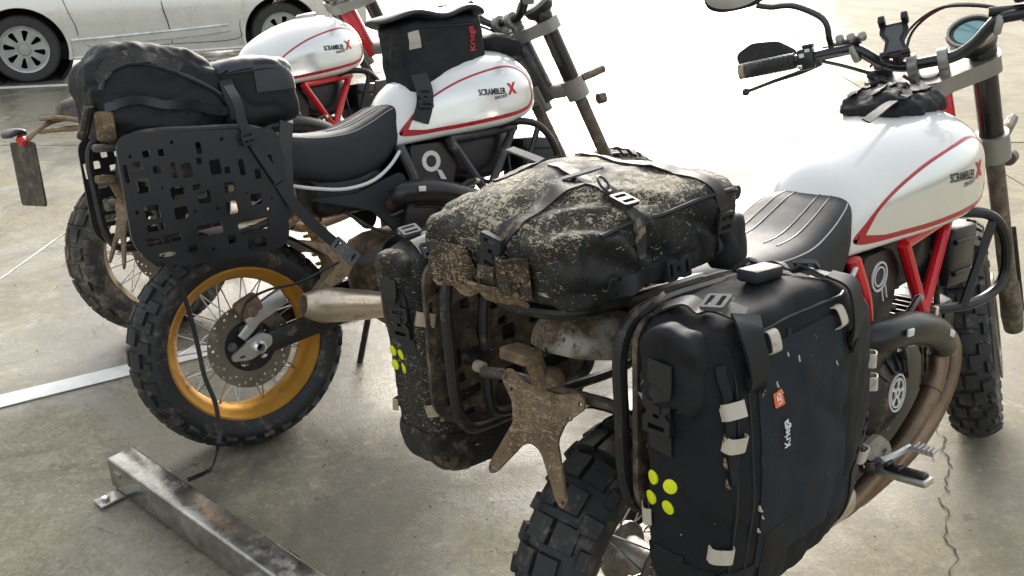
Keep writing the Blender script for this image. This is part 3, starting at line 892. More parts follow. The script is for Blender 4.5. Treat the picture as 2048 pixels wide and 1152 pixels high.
    for k in range(7): box(g, (.72 + .012 * k * .3, 0, .565 + .024 * k), (.17, .19, .008), (0, .2, 0), .002, 1)
    box(g, (.735, 0, .64), (.12, .13, .19), (0, .2, 0), .01)
    PC('cyv', 'cylinder', lambda: g, 'engine', par=eng)
    g = G()
    for k in range(7): box(g, (.93 + .024 * k, 0, .455 + .003 * k), (.008, .20, .16), (0, -.1, 0), .002, 1)
    box(g, (1.01, 0, .462), (.20, .13, .11), (0, -.1, 0), .01); blob(g, (.05, .09, .075), 5, 6, lambda u, w: w + Vector((1.12, 0, .475)))
    PC('cyh', 'cylinder', lambda: g, 'engine', par=eng)
    g = G(); lathe(g, [(.105, 0), (.104, .018), (.088, .028), (.060, .042), (.046, .046), (.0, .046)], (.64, -.138, .49), (.06, -1, .05), 32)
    for k in range(7):
        a = 2 * math.pi * k / 7 + .3; lathe(g, [(.008, 0), (.008, .012), (0, .013)], (.64 + .098 * math.cos(a), -.150, .49 + .098 * math.sin(a)), (0, -1, 0), 8)
    box(g, (.60, -.150, .585), (.15, .035, .10), (0, .25, 0), .015)
    cl = PC('clu', 'clutch_cover', lambda: g, 'engine', par=eng)
    g = G(); ctr = Vector((.643, -.186, .4925)); m_ = frame_mat(ctr, (.06, -1, .05), (1, 0, 0))
    plate(g, circ2(0, 0, .043, 32), [circ2(0, 0, .039, 32)], .003, m_)
    plate(g, circ2(0, 0, .034, 28), [circ2(0, 0, .030, 28)], .003, m_)
    plate(g, circ2(0, 0, .013, 16), [circ2(0, 0, .006, 12)], .003, m_)
    for k in range(5):
        a = 2 * math.pi * k / 5; plate(g, [(p[0] * math.cos(a) - p[1] * math.sin(a), p[0] * math.sin(a) + p[1] * math.cos(a)) for p in [(.014, -.0025), (.0295, -.005), (.0295, .005), (.014, .0025)]], [], .003, m_)
    q = P('badge', g, 'badge', 0, par=eng)
    g = G(); box(g, (.80, -.17, .565), (.045, .008, .012), (0, -.9, 0), .002); tube(g, [(.80, -.18, .53), (.845, -.185, .59)], .006, 8, 1)
    PC('egb', 'engine_fitting', lambda: g, 'alu', par=eng)
    for k in range(8):
        a = 2 * math.pi * k / 8 + .2; bx_, bz_ = .64 + .097 * math.cos(a), .49 + .097 * math.sin(a)
        g = G(); lathe(g, [(.0075, -.004), (.0075, .005), (.005, .0065), (0, .0065)], (bx_, -.156, bz_), (0, -1, 0), 8); PC(('cvb', k), 'cover_bolt', lambda: g, 'chrome', par=eng)
    for k in range(5):
        a = R(25 + 26 * k); g = G(); beam(g, (.64 + .052 * math.cos(a), -.184, .49 + .052 * math.sin(a)), (.64 + .094 * math.cos(a), -.160, .49 + .094 * math.sin(a)), .006, .012, .002, (0, -1, 0)); PC(('rib', k), 'cover_rib', lambda: g, 'engine', par=eng)
    for k, hp_ in enumerate(([(.50, -.12, .60), (.57, -.165, .62), (.66, -.17, .60), (.74, -.15, .56), (.80, -.13, .50)], [(.46, -.13, .52), (.50, -.165, .47), (.53, -.175, .40), (.55, -.16, .33)],
                             [(.66, -.11, .60), (.72, -.155, .64), (.80, -.15, .66), (.90, -.12, .62), (.95, -.11, .55)], [(.36, -.10, .64), (.42, -.14, .58), (.50, -.14, .55), (.56, -.13, .57)], [(1.0, -.07, .72), (.97, -.11, .66), (.98, -.115, .58), (1.03, -.10, .52)])):
        g = G(); tube(g, hp_, .0055 if k % 2 else .0075, 8, 5); PC(('hos', k), 'hose', lambda: g, 'rubber' if k % 2 else 'fork', par=eng)
        g = G(); tube(g, [Vector(hp_[2]), Vector(hp_[2]).lerp(Vector(hp_[3]), .15)], .0095, 10, 1); PC(('hcl', k), 'hose_clamp', lambda: g, 'alu', par=eng)
    # frame
    g = G(); RT = .0145
    for s in (-1, 1):
        tube(g, [(.570, s * .112, .805), (.595, s * .128, .70), (.60, s * .128, .56), (.575, s * .12, .40), (.52, s * .13, .34)], RT * 1.15, 10, 4)
        tube(g, [(.734, s * .140, .803), (.852, s * .137, .603)], RT, 10, 1)
        tube(g, [(.852, s * .137, .603), (1.0, s * .118, .80), (1.13, s * .05, .96)], RT, 10, 1)
        tube(g, [(.734, s * .140, .800), (1.01, s * .118, .800)], RT * .9, 10, 1)
        tube(g, [(.60, s * .128, .60), (.48, s * .10, .66), (.36, s * .085, .715), (.20, s * .085, .79), (.06, s * .08, .835)], .012, 8, 3)
        box(g, (.852, s * .139, .603), (.035, .03, .035), (0, .5, 0), .008)
    lathe(g, [(.036, -.02), (.036, .20), (.03, .21)], (1.245, 0, .885), SDIR, 20)
    PC('frm' + o.get('frame', 'red'), 'frame', lambda: g, fm_)
    for s in (-1, 1):
        g = G(); lathe(g, [(.012, 0), (.012, .012), (.008, .014)], (.872, s * .152, .608), (0, s, 0), 10)
        PC(('fb', s), 'frame_bolt', lambda: g, 'chrome')
    # head clutter: black box under the tank, airbox, battery cover
    g = G(); box(g, (1.09, -.06, .68), (.14, .13, .15), (0, .12, 0), .012); box(g, (1.09, -.128, .72), (.12, .012, .012), (0, .12, 0), .003); box(g, (1.09, -.128, .64), (.12, .012, .012), (0, .12, 0), .003)
    PC('rad', 'radiator_cover', lambda: g, 'plastic')
    g = G(); blob(g, (.17, .095, .09), 4, 8, lambda u, w: w + Vector((.86, 0, .735)))
    PC('air', 'airbox', lambda: g, 'plastic')
    g = G(); blob(g, (.13, .10, .075), 5, 8, lambda u, w: w + Vector((.40, 0, .70)))
    PC('bat', 'battery_box', lambda: g, 'plastic')
    # side cover with ring badge
    for s in (-1, 1):
        g = G(); plate(g, round_poly([(.60, .80), (.72, .795), (.765, .74), (.73, .635), (.66, .60), (.61, .62)], .02, 4), [], .03, Matrix(((1, 0, 0, 0), (0, 0, 1, s * .105), (0, 1, 0, 0), (0, 0, 0, 1))))
        sc = PC(('sc', s), 'side_cover', lambda: g, 'plastic')
        g = G(); m_ = Matrix(((1, 0, 0, 0), (0, 0, 1, s * .1215), (0, 1, 0, 0), (0, 0, 0, 1)))
        if o.get('ring') == 'solid':
            plate(g, circ2(.668, .742, .033, 32), [circ2(.668, .742, .019, 28)], .004, m_)
            plate(g, [(.683, .714), (.700, .708), (.714, .676), (.694, .682)], [], .004, m_)
        else:
            plate(g, circ2(.668, .742, .034, 32), [circ2(.668, .742, .0295, 32)], .004, m_)
            plate(g, circ2(.668, .742, .023, 28), [circ2(.668, .742, .0195, 28)], .004, m_)
            plate(g, [(.678, .712), (.682, .711), (.690, .680), (.686, .680)], [], .004, m_); plate(g, [(.692, .718), (.696, .716), (.706, .684), (.702, .684)], [], .004, m_)
        P('ring_badge', g, 'badge', 0, par=sc)
    # side panel below the seat
    for s in (-1, 1):
        g = G(); plate(g, round_poly([(.24, .70), (.40, .69), (.56, .73), (.585, .66), (.55, .55), (.52, .535), (.44, .63), (.34, .665)], .02, 3), [], .02, Matrix(((1, 0, 0, 0), (0, 0, 1, s * .112), (0, 1, 0, 0), (0, 0, 0, 1))))
        PC(('sp', s), 'side_panel', lambda: g, 'leather')
    # tank
    tk = PC('tank', 'fuel_tank', tank_geo, 'white', 60)
    for s in (-1, 1):
        PC(('pan', s), 'tank_panel', lambda: panel_geo(s), 'panel', 60, par=tk)
        PC(('str', s), 'tank_stripe', lambda: stripe_geo(s), 'redstripe', 40, par=tk)
        PC(('tx1', s), 'tank_lettering', lambda: tank_text(s, 'SCRAMBLER', .027, .886, .918, .06 * -s * -1 if s < 0 else .06, .0007, .66), 'print_black', 0, par=tk)
        PC(('tx2', s), 'tank_lettering', lambda: tank_text(s, 'DUCATI', .013, .914, .903, .06, .0004, .95), 'print_black', 0, par=tk)
        PC(('tx3', s), 'tank_emblem', lambda: tank_text(s, 'X', .048, .960, .912, .06, .0022, .85), 'print_red', 0, par=tk)
    g = G(); lathe(g, [(.045, 0), (.045, .012), (.036, .018), (0, .019)], (.93, 0, 1.062), (-.05, 0, 1), 24)
    PC('cap', 'filler_cap', lambda: g, 'alu', par=tk)
    g = G(); lathe(g, [(.009, 0), (.009, .006), (.004, .007)], (1.085, -.125, .90), (.6, -1, 0), 10); PC('tb', 'tank_bolt', lambda: g, 'clamp', par=tk)
    # seat
    ST = smooth_tab([(-.07, .80, .885, .085), (-.05, .785, .91, .105), (.05, .775, .925, .124), (.16, .765, .914, .128), (.24, .752, .896, .126), (.33, .725, .884, .123), (.42, .722, .886, .124), (.50, .742, .910, .120), (.55, .775, .928, .112), (.59, .815, .934, .096), (.615, .85, .925, .070)], 5)
    def seat_pt(x, a, push=0):
        zb, zt, w = interp(ST, x); zc = (zb + zt) / 2; ca, sa = math.cos(a), math.sin(a); n = 4.2
        return Vector((x, (w + push) * math.copysign(abs(ca) ** (2 / n), ca), zc + ((zt - zb) / 2 + push) * math.copysign(abs(sa) ** (2 / n), sa)))
    g = G(); loft(g, [[seat_pt(t[0], 2 * math.pi * k / 40) for k in range(40)] for t in ST])
    seat = PC('seat', 'seat', lambda: g, 'leather', 60)
    g = G()
    for s in (-1, 1): tube(g, [Vector((x, s * .122, z)) for x, z in ((.19, .752), (.27, .728), (.36, .710), (.45, .716), (.52, .75), (.578, .805))], .0055, 8, 5)
    PC('trim', 'seat_trim', lambda: g, 'print_white', par=seat)
    for s in (-1, 1):
        g = G(); tube(g, [seat_pt(.06 + .55 * k / 16, R(90 - s * 52), .0006) for k in range(17)], .0016, 5, 2)
        PC(('st', s), 'stitching', lambda: g, 'stitch', par=seat)
    for y_ in (75, 86, 94, 105):
        g = G(); tube(g, [seat_pt(.36 + .22 * k / 10, R(y_ if y_ < 90 else y_), -.0003) for k in range(11)], .0020, 6, 2)
        PC(('rb', y_), 'seat_rib', lambda: g, 'leather_dark', par=seat)
    # foot controls (right) and foot peg (left)
    g = G(); plate(g, round_poly([(.44, .455), (.50, .462), (.545, .425), (.56, .395), (.50, .40), (.455, .42)], .012, 3), [rrect(.525, .412, .018, .012, .004, 2)], .012, Matrix(((1, 0, 0, 0), (0, 0, 1, -.215), (0, 1, 0, 0), (0, 0, 0, 1))))
    ft = PC('heel', 'heel_plate', lambda: g, 'alu_dirty')
    for s in (-1, 1):
        g = G(); box(g, (.488, s * .280, .392), (.034, .115, .016), (.12 * s, 0, .10 * s), .005)
        pg = PC(('peg', s), 'foot_peg', lambda: g, 'alu')
        g = G(); box(g, (.488, s * .285, .403), (.022, .090, .014), (.12 * s, 0, .10 * s), .004)
        for k in range(4): box(g, (.488, s * (.25 + .024 * k), .410 - .003 * k), (.024, .009, .008), (.12 * s, 0, .1 * s), .002, 1)
        PC(('pgr', s), 'peg_rubber', lambda: g, 'plastic', par=pg)
        g = G(); box(g, (.478, s * .215, .398), (.04, .035, .03), None, .006); PC(('pgh', s), 'peg_hinge', lambda: g, 'engine', par=pg)
    g = G(); tube(g, [(.46, -.205, .40), (.52, -.235, .405), (.585, -.245, .405)], .008, 8, 4); tube(g, [(.585, -.245, .405), (.59, -.295, .402)], .007, 8, 1)
    for k in range(5): box(g, (.588, -.258 - .010 * k, .411), (.03, .005, .008), None, .001, 1)
    PC('bp', 'brake_pedal', lambda: g, 'alu')
    g = G(); tube(g, [(.52, .14, .33), (.47, .28, .02)], .011, 8, 1); box(g, (.465, .29, .012), (.06, .04, .02), None, .005)
    PC('kick', 'side_stand', lambda: g, 'plastic_dirty')
    # crash bars
    for s in (-1, 1):
        g = G()
        tube(g, [(.93, s * .125, .815), (.97, s * .165, .822), (1.03, s * .205, .805), (1.075, s * .222, .745), (1.095, s * .222, .66), (1.06, s * .215, .615), (.97, s * .195, .602), (.88, s * .155, .608), (.852, s * .14, .606)], .0125, 10, 6)
        tube(g, [(.945, s * .19, .605), (1.035, s * .207, .79)], .0105, 8, 1)
        PC(('cr', s), 'crash_bar', lambda: g, 'plastic')
    # tail
    g = G(); rings = []
    for k in range(15):
        q = k / 14; x = -.212 + .30 * q ** 1.15; e = math.sqrt(max(0, 1 - (1 - min(1, q * 1.45)) ** 2)); w = .004 + .112 * e
        rim = .838 - .05 * q; crown = .008 + .092 * e * (1 - .15 * q)
        rings.append([Vector((x, w * math.cos(a), rim + crown * math.sin(a) ** 1.5)) for a in [math.pi * j / 18 for j in range(19)]])
    loft(g, rings, False, False); loft(g, [[p + Vector((.002, 0, -.003)) for p in r_] for r_ in rings], False, False)
    PC('tail' + o.get('tail', 'plastic_muddy'), 'rear_fender', lambda: g, o.get('tail', 'plastic_muddy'), 50)
    if o.get('bracket', True):
        g = G(); kx = .345; xd = Vector((0, 1, 0)); yd = Vector((kx, 0, 1)).normalized(); zd = xd.cross(yd)
        m_ = Matrix(((xd.x, yd.x, zd.x, -.230), (xd.y, yd.y, zd.y, -.004), (xd.z, yd.z, zd.z, .779), (0, 0, 0, 1)))
        out = [(y, (z - .784) * 1.066) for y, z in BRK]
        plate(g, round_poly(out, .008, 2), [circ2(.088, -.003, .004, 8), circ2(-.088, -.003, .004, 8), circ2(.088, -.165, .004, 8), circ2(-.088, -.165, .004, 8), circ2(-.07, -.032, .004, 8), circ2(.07, -.02, .004, 8)], .005, m_)
        for sx_ in (-1, 1): beam(g, m_ @ Vector((sx_ * .03, -.02, .006)), m_ @ Vector((sx_ * .022, -.085, .006)), .007, .006, .001, m_.to_3x3() @ Vector((0, 0, 1)))
        beam(g, m_ @ Vector((.03, -.02, .006)), m_ @ Vector((-.03, -.02, .006)), .007, .006, .001, m_.to_3x3() @ Vector((0, 0, 1)))
        beam(g, m_ @ Vector((.022, -.085, .006)), m_ @ Vector((-.022, -.085, .006)), .007, .006, .001, m_.to_3x3() @ Vector((0, 0, 1)))
        for a_, b_ in ((-.012, -.035), (.0, -.07)): lathe(g, [(.006, 0), (.006, .006), (.002, .008)], m_ @ Vector((a_, b_, .003)), m_.to_3x3() @ Vector((0, 0, 1)), 8)
        for v in g.v: pass
        PC('brk', 'plate_bracket', lambda: g, 'mud', 25)
        g = G(); box(g, (-.262, .006, .848), (.044, .062, .022), (0, .12, 0), .006); tube(g, [(-.245, 0, .845), (-.225, 0, .78)], .016, 8, 1); blob(g, (.018, .02, .018), 3, 5, lambda u, w: w * (1 + .2 * noise.noise(w * 60)) + Vector((-.215, -.012, .795)))
        PC('tlt', 'tail_light', lambda: g, 'mud', 40)
        g = G(); tube(g, [(-.235, .145, .770), (-.222, .08, .774), (-.21, -.08, .776), (-.20, -.135, .773), (-.185, -.165, .745), (-.165, -.19, .70)], .010, 10, 4)
        tst = PC('tst', 'indicator_stalk', lambda: g, 'plastic_muddy')
        g = G(); lathe(g, [(.006, 0), (.011, .004), (.011, .022), (.005, .026)], (-.226, .150, .772), (0, 1, -.02), 12); PC('tse', 'stalk_end', lambda: g, 'tab_dirty', par=tst)
    if o.get('carrier', True):
        for s in (-1, 1):
            g = G()
            tube(g, [(-.258, s * .203, .70), (-.258, s * .203, .80), (-.254, s * .203, .90), (-.228, s * .207, .945), (-.17, s * .213, .955), (-.06, s * .21, .945), (.07, s * .21, .93), (.115, s * .21, .90), (.12, s * .21, .80), (.105, s * .21, .68), (.07, s * .21, .635), (-.05, s * .21, .625), (-.18, s * .213, .625), (-.238, s * .205, .645)], .0115, 10, 5, True)
            tube(g, [(-.14, s * .10, .905), (-.155, s * .155, .912), (-.17, s * .185, .90), (-.185, s * .19, .85), (-.19, s * .19, .76), (-.19, s * .19, .685), (-.175, s * .19, .655), (-.13, s * .19, .645), (-.06, s * .18, .65), (.10, s * .13, .66), (.20, s * .11, .70)], .0105, 10, 5)
            beam(g, (-.20, s * .178, .775), (-.20, s * .222, .775), .05, .022, .004)
            cf = PC(('cf' + o['cmat'], s), 'carrier_frame', lambda: g, o['cmat'])
            PC(('cp' + o['pmat'], s), 'carrier_plate', lambda: carrier_plate(s), o['pmat'], 30)
        g = G()
        tube(g, [(.10, -.10, .90), (-.14, -.11, .925), (-.235, -.085, .93), (-.265, 0, .932), (-.235, .085, .93), (-.14, .11, .925), (.10, .10, .90)], .0115, 10, 5)
        for x in (-.18, -.08, .02): box(g, (x, 0, .928 - .1 * (x + .18)), (.035, .22, .008), None, .002)
        PC('rack' + o['cmat'], 'luggage_rack', lambda: g, o['cmat'])
    if o.get('lplate'):
        # registration plate seen edge-on, on its two muddy arms
        g = G(); tube(g, [(-.10, .02, .83), (-.22, .01, .835), (-.30, -.02, .815), (-.345, -.03, .79)], .009, 8, 4); tube(g, [(-.12, -.10, .80), (-.20, -.06, .835), (-.245, -.03, .845)], .009, 8, 4); box(g, (-.235, -.02, .845), (.05, .09, .012), (0, .2, .2), .003)
        PC('lar', 'plate_arm', lambda: g, 'grey_arm')
        g = G(); xd = Vector((0, 1, 0)); yd = Vector((.10, 0, 1)).normalized(); zd = xd.cross(yd)
        m_ = Matrix(((xd.x, yd.x, zd.x, -.36), (xd.y, yd.y, zd.y, 0), (xd.z, yd.z, zd.z, .68), (0, 0, 0, 1)))
        plate(g, rrect(0, 0, .19, .215, .012, 3), [], .006, m_)
        PC('lpl', 'registration_plate', lambda: g, 'plastic_muddy')
        g = G(); lathe(g, [(.0, 0), (.018, .004), (.02, .014), (.014, .02)], (-.365, -.06, .795), (-1, -.3, 0), 12); PC('lrf', 'rear_reflector', lambda: g, 'red_lens')
        g = G(); blob(g, (.03, .06, .012), 3, 5, lambda u, w: w + Vector((-.375, -.02, .825 - u.x * u.x * .012))); PC('lpg', 'plate_light', lambda: g, 'plastic')
        g = G(); tube(g, [(-.20, .20, .80), (-.18, .10, .80), (-.18, -.10, .80), (-.20, -.20, .80)], .01, 8, 1); PC('lts', 'indicator_stalk', lambda: g, 'grey_arm')
    # ---------------- steered front end
    for s in (-1, 1):
        def fp(z, dy=.117): return Vector((fork_x(z), s * dy, z))
        g = G(); tube(g, [fp(1.135), fp(.86)], .0295, 20, 1); PC(('fu', s), 'fork_tube', lambda: g, 'fork', fr=True)
        g = G(); lathe(g, [(.033, 0), (.033, .02), (.031, .024), (.022, .024), (.022, .020), (0, .020)], fp(1.135), Vector((-.406, 0, 1)), 24); fc = PC(('fc', s), 'fork_cap', lambda: g, 'fork', fr=True)
        g = G(); lathe(g, [(.012, .02), (.012, .036), (.008, .04), (0, .04)], fp(1.135), Vector((-.406, 0, 1)), 6); PC(('fy', s), 'adjuster', lambda: g, 'spring', par=fc)
        g = G(); tube(g, [fp(.87), fp(.60), fp(.46)], .0225, 16, 1); tube(g, [fp(.47), fp(.36), fp(.31)], [.027, .030, .026], 14, 1)
        PC(('fl', s), 'fork_leg', lambda: g, 'stanchion', fr=True)
        g = G(); box(g, (fork_x(.50) + .035, s * .125, .50), (.012, .05, .30), (0, -.365, 0), .004); PC(('fg', s), 'fork_guard', lambda: g, 'plastic_dirty', fr=True)
        g = G(); lathe(g, [(.030, 0), (.041, .001), (.041, .074), (.030, .075)], fp(.858), Vector((-.406, 0, 1)), 24, cap=False)
        lc = PC(('lc', s), 'lower_clamp', lambda: g, 'clamp', fr=True)
        g = G(); tube(g, [fp(.92) + Vector((.02, s * .03, 0)), fp(.93) + Vector((.115, s * .05, .01))], .014, 10, 1); lathe(g, [(.012, 0), (.02, .002), (.02, .028), (.014, .03)], fp(.84) + Vector((.05, s * .03, 0)), (1, s * .3, .1), 12)
        PC(('ind', s), 'indicator', lambda: g, 'stanchion', fr=True)
    g = G(); box(g, (fork_x(.895) - .012, 0, .895), (.07, .20, .05), (0, -.365, 0), .012); lathe(g, [(.02, 0), (.02, .10)], (fork_x(.895) - .035, 0, .83), SDIR, 12)
    PC('lcb', 'clamp_bridge', lambda: g, 'clamp', fr=True)
    g = G(); cz = 1.112; cx_ = fork_x(cz); xd = Vector((1, 0, .406)).normalized(); zd = Vector((-.406, 0, 1)).normalized(); yd = Vector((0, 1, 0))
    m_ = Matrix(((xd.x, yd.x, zd.x, cx_), (xd.y, yd.y, zd.y, 0), (xd.z, yd.z, zd.z, cz), (0, 0, 0, 1)))
    plate(g, round_poly([(.045, .117), (.03, .155), (-.025, .158), (-.045, .125), (-.085, .045), (-.10, .03), (-.10, -.03), (-.085, -.045), (-.045, -.125), (-.025, -.158), (.03, -.155), (.045, -.117), (.0, -.07), (-.01, 0), (.0, .07)], .02, 4), [circ2(0, .117, .029, 20), circ2(0, -.117, .029, 20)], .042, m_)
    for s in (-1, 1):
        box(g, m_ @ Vector((-.055, s * .034, .03)), (.045, .024, .05), m_, .006); lathe(g, [(.024, -.012), (.027, -.01), (.027, .01), (.024, .012)], (1.108, s * .034, 1.145), (0, 1, 0), 16)
    lathe(g, [(.022, 0), (.022, .012), (.014, .014)], m_ @ Vector((-.055, 0, .014)), zd, 16)
    PC('ucl', 'upper_clamp', lambda: g, 'clamp', fr=True)
    # handlebar, grips, controls
    g = G(); hp = [(1.074, .33, 1.213), (1.072, .27, 1.213), (1.078, .20, 1.214), (1.085, .155, 1.210), (1.10, .105, 1.168), (1.108, .06, 1.147), (1.108, .0, 1.145)]
    tube(g, hp + [(x, -y, z) for x, y, z in hp[-2::-1]], .0140, 12, 5)
    bar = PC('bar', 'handlebar', lambda: g, 'fork', fr=True)
    for s in (-1, 1):
        g = G(); tube(g, [(1.074, s * .298, 1.213), (1.080, s * .425, 1.213)], .0205, 14, 1)
        for k in range(9): lathe(g, [(.0202, -.002), (.0216, -.001), (.0216, .001), (.0202, .002)], (1.0745 + .0005 * k, s * (.312 + .0125 * k), 1.213), (0, 1, 0), 14, cap=False)
        PC(('grip', s), 'grip', lambda: g, 'rubber', par=bar)
        g = G(); lathe(g, [(.016, 0), (.020, .003), (.020, .018), (.008, .02)], (1.0805, s * .425, 1.213), (0, s, 0), 14); PC(('bend', s), 'bar_end', lambda: g, 'tab_dirty', par=bar)
        g = G(); box(g, (1.064, s * .268, 1.213), (.045, .04, .055), (0, 0, s * .05), .008); box(g, (1.047, s * .258, 1.243), (.03, .025, .012), None, .003)
        PC(('swb', s), 'switch_block', lambda: g, 'plastic', par=bar)
        for k, (yy, zz, c_) in enumerate(((.275, 1.223, 'badge'), (.260, 1.234, 'badge'), (.282, 1.197, 'chrome'))):
            g = G(); box(g, (1.039, s * yy, zz), (.010, .012, .010), None, .002); PC(('swt', s, k), 'switch', lambda: g, c_, par=bar)
        g = G(); tube(g, [(1.10, s * .245, 1.195), (1.135, s * .30, 1.180), (1.14, s * .37, 1.170), (1.118, s * .438, 1.158)], [.010, .0075, .006, .0055], 8, 5); lathe(g, [(0, -.011), (.008, -.008), (.011, 0), (.008, .008), (0, .011)], (1.117, s * .443, 1.157), (0, 1, 0), 12)
        PC(('lev', s), 'lever', lambda: g, 'fork', par=bar)
        g = G(); box(g, (1.10, s * .205, 1.222), (.032, .06, .024), (0, 0, s * .1), .006); tube(g, [(1.09, s * .225, 1.222), (1.088, s * .14, 1.232)], .011, 10, 1)
        PC(('mc', s), 'lever_clamp', lambda: g, 'plastic', par=bar)
        g = G(); box(g, (1.088, s * .158, 1.20), (.04, .018, .045), (s * -.3, 0, 0), .006); PC(('bk', s), 'bar_block', lambda: g, 'clamp', par=bar)
        if s < 0:
            g = G(); box(g, (1.08, s * .225, 1.262), (.05, .07, .045), None, .010); PC('bres', 'brake_reservoir', lambda: g, 'fork', par=bar)
            g = G(); box(g, (1.058, s * .25, 1.258), (.01, .02, .018), None, .003); PC('bkil', 'kill_switch', lambda: g, 'red_lens', par=bar)
        if o.get('guard') and s > 0:
            g = G(); plate(g, round_poly([(.455, 1.232), (.456, 1.258), (.412, 1.278), (.345, 1.270), (.300, 1.235), (.31, 1.205), (.44, 1.205)], .012, 3), [], .005, Matrix(((0, 0, 1, 1.135), (1, 0, 0, 0), (0, 1, 0, 0), (0, 0, 0, 1))))
            P('hand_guard', g, 'plastic_dirty', par=bar)
    if o.get('mirror'):
        g = G(); tube(g, [(1.10, .210, 1.222), (1.085, .212, 1.25), (1.08, .213, 1.285), (1.08, .232, 1.312), (1.08, .278, 1.343), (1.08, .31, 1.352), (1.08, .34, 1.356), (1.075, .372, 1.368)], .0078, 8, 5)
        mr = P('mirror_stem', g, 'fork', fr=True)
        g = G(); blob(g, (.012, .085, .045), 2.6, 8, lambda u, w: w + Vector((1.07, .415, 1.412))); P('mirror_housing', g, 'fork', 40, par=mr)
        g = G(); lathe(g, [(0, 0), (.9, 0), (1, .05)], (0, 0, 0), (0, 0, 1), 28); g.v = [Vector((1.057 - .004 * v.z, .415 + v.x * .078, 1.412 + v.y * .039)) for v in g.v]; P('mirror_glass', g, 'mirror', 60, par=mr)
    # gauge
    gm = frame_mat((1.165, -.100, 1.190), (-.62, .0, .80), (0, 1, 0))
    g = G(); lathe(g, [(.044, -.042), (.053, -.03), (.055, 0)], gm.translation, gm.to_3x3() @ Vector((0, 0, 1)), 32); ga = PC('gau', 'gauge', lambda: g, 'plastic', fr=True)
    g = G(); lathe(g, [(.049, 0), (.056, -.005), (.059, .002), (.056, .008), (.050, .008), (.0485, .003)], gm.translation, gm.to_3x3() @ Vector((0, 0, 1)), 36, closed=True); PC('gab', 'gauge_bezel', lambda: g, 'clamp', par=ga)
    g = G(); lathe(g, [(.049, .0015), (.040, .002), (.040, .001)], gm.translation, gm.to_3x3() @ Vector((0, 0, 1)), 32, cap=False); PC('gai', 'gauge_ring', lambda: g, 'print_black', par=ga)
    g = G(); lathe(g, [(.0415, .0015), (0, .0025)], gm.translation, gm.to_3x3() @ Vector((0, 0, 1)), 32); PC('gal', 'gauge_screen', lambda: g, 'lcd', par=ga)
    # cables
    for dx, dy in ((0, 0), (.012, -.012)):
        g = G(); tube(g, [(1.09, .10 + dy, 1.155), (1.20 + dx, .075 + dy, 1.155), (1.235 + dx, .05 + dy, 1.215), (1.225 + dx, .0 + dy, 1.252), (1.20 + dx, -.06 + dy, 1.262), (1.14, -.16, 1.235), (1.10, -.22, 1.19)], .0042, 7, 5)
        PC(('cab', dx), 'control_cable', lambda: g, 'fork', fr=True)
    g = G(); tube(g, [(1.085, .24, 1.20), (1.11, .18, 1.17), (1.15, .10, 1.12), (1.19, .03, 1.06), (1.20, .0, .96)], .005, 7, 5); PC('cab3', 'control_cable', lambda: g, 'fork', fr=True)
    if o.get('phone'):
        g = G(); xd = Vector((0, -1, 0)); zd = Vector((-.80, 0, .60)).normalized(); yd = zd.cross(xd)
        m_ = Matrix(((xd.x, yd.x, zd.x, 1.085), (xd.y, yd.y, zd.y, .064), (xd.z, yd.z, zd.z, 1.212), (0, 0, 0, 1)))
        plate(g, round_poly([(-.030, .045), (-.034, .02), (-.020, 0), (-.026, -.03), (-.030, -.045), (.030, -.045), (.026, -.03), (.020, 0), (.034, .02), (.030, .045)], .006, 3), [], .012, m_)
        for sx_ in (-1, 1): box(g, m_ @ Vector((sx_ * .026, .052, .010)), (.017, .020, .03), m_, .004); box(g, m_ @ Vector((sx_ * .024, -.046, .008)), (.02, .014, .026), m_, .004)
        tube(g, [m_ @ Vector((0, -.02, -.004)), (1.095, .062, 1.158)], .012, 10, 1)
        ph = P('phone_holder', g, 'plastic', fr=True)
        g = G(); plate(g, round_poly([(-.019, .036), (-.021, .018), (-.011, -.002), (-.018, -.028), (-.020, -.036), (.020, -.036), (.018, -.028), (.011, -.002), (.021, .018), (.019, .036)], .005, 3), [], .003, m_ @ Matrix.Translation((0, 0, .0075))); P('holder_pad', g, 'lamp_grey', par=ph)
    for kk in range(3):
        if o.get('phone'):
            g = G(); lathe(g, [(.010, 0), (.010, .014), (.006, .016)], (1.075, .185 - .026 * kk, 1.238 - .002 * kk), (-.8, 0, .6), 12); P('bar_knob', g, 'clamp', fr=True)
    return root, FM

POSE = dict(A=(.27697, 1.39854, .73252, .1153, .41016), B=(-.76981, 2.36885, .62787, .21046, .0961), C=(-1.30698, 3.17882, .888, .17443, 0.0))
bikeA, FMA = motorcycle('nearest motorcycle, black panniers on both sides, muddy cross-shaped plate bracket at its tail', POSE['A'],
    dict(tyre='rubber', frame='red', cmat='plastic_dirty', pmat='plastic_muddy', tail='fender', guard=True, mirror=True, phone=True, spin=.05, rim='rim_dirty'))
bikeB, FMB = motorcycle('middle motorcycle with gold rear rim and bare black carrier plate', POSE['B'],
    dict(tyre='rubber', frame='dark_frame', cmat='plastic_dirty', pmat='plastic', tail='plastic_muddy', ring='solid', engine='engine_brown', spin=.3))
bikeC, FMC = motorcycle('farthest motorcycle, red frame triangle showing between the black bags', POSE['C'],
    dict(tyre='rubber_dirty', frame='red', cmat='plastic_muddy', pmat='plastic', tail='plastic_muddy', bracket=False, carrier=False, lplate=True, guard=False, mirror=False, spin=.8, rim='rim_dirty'))

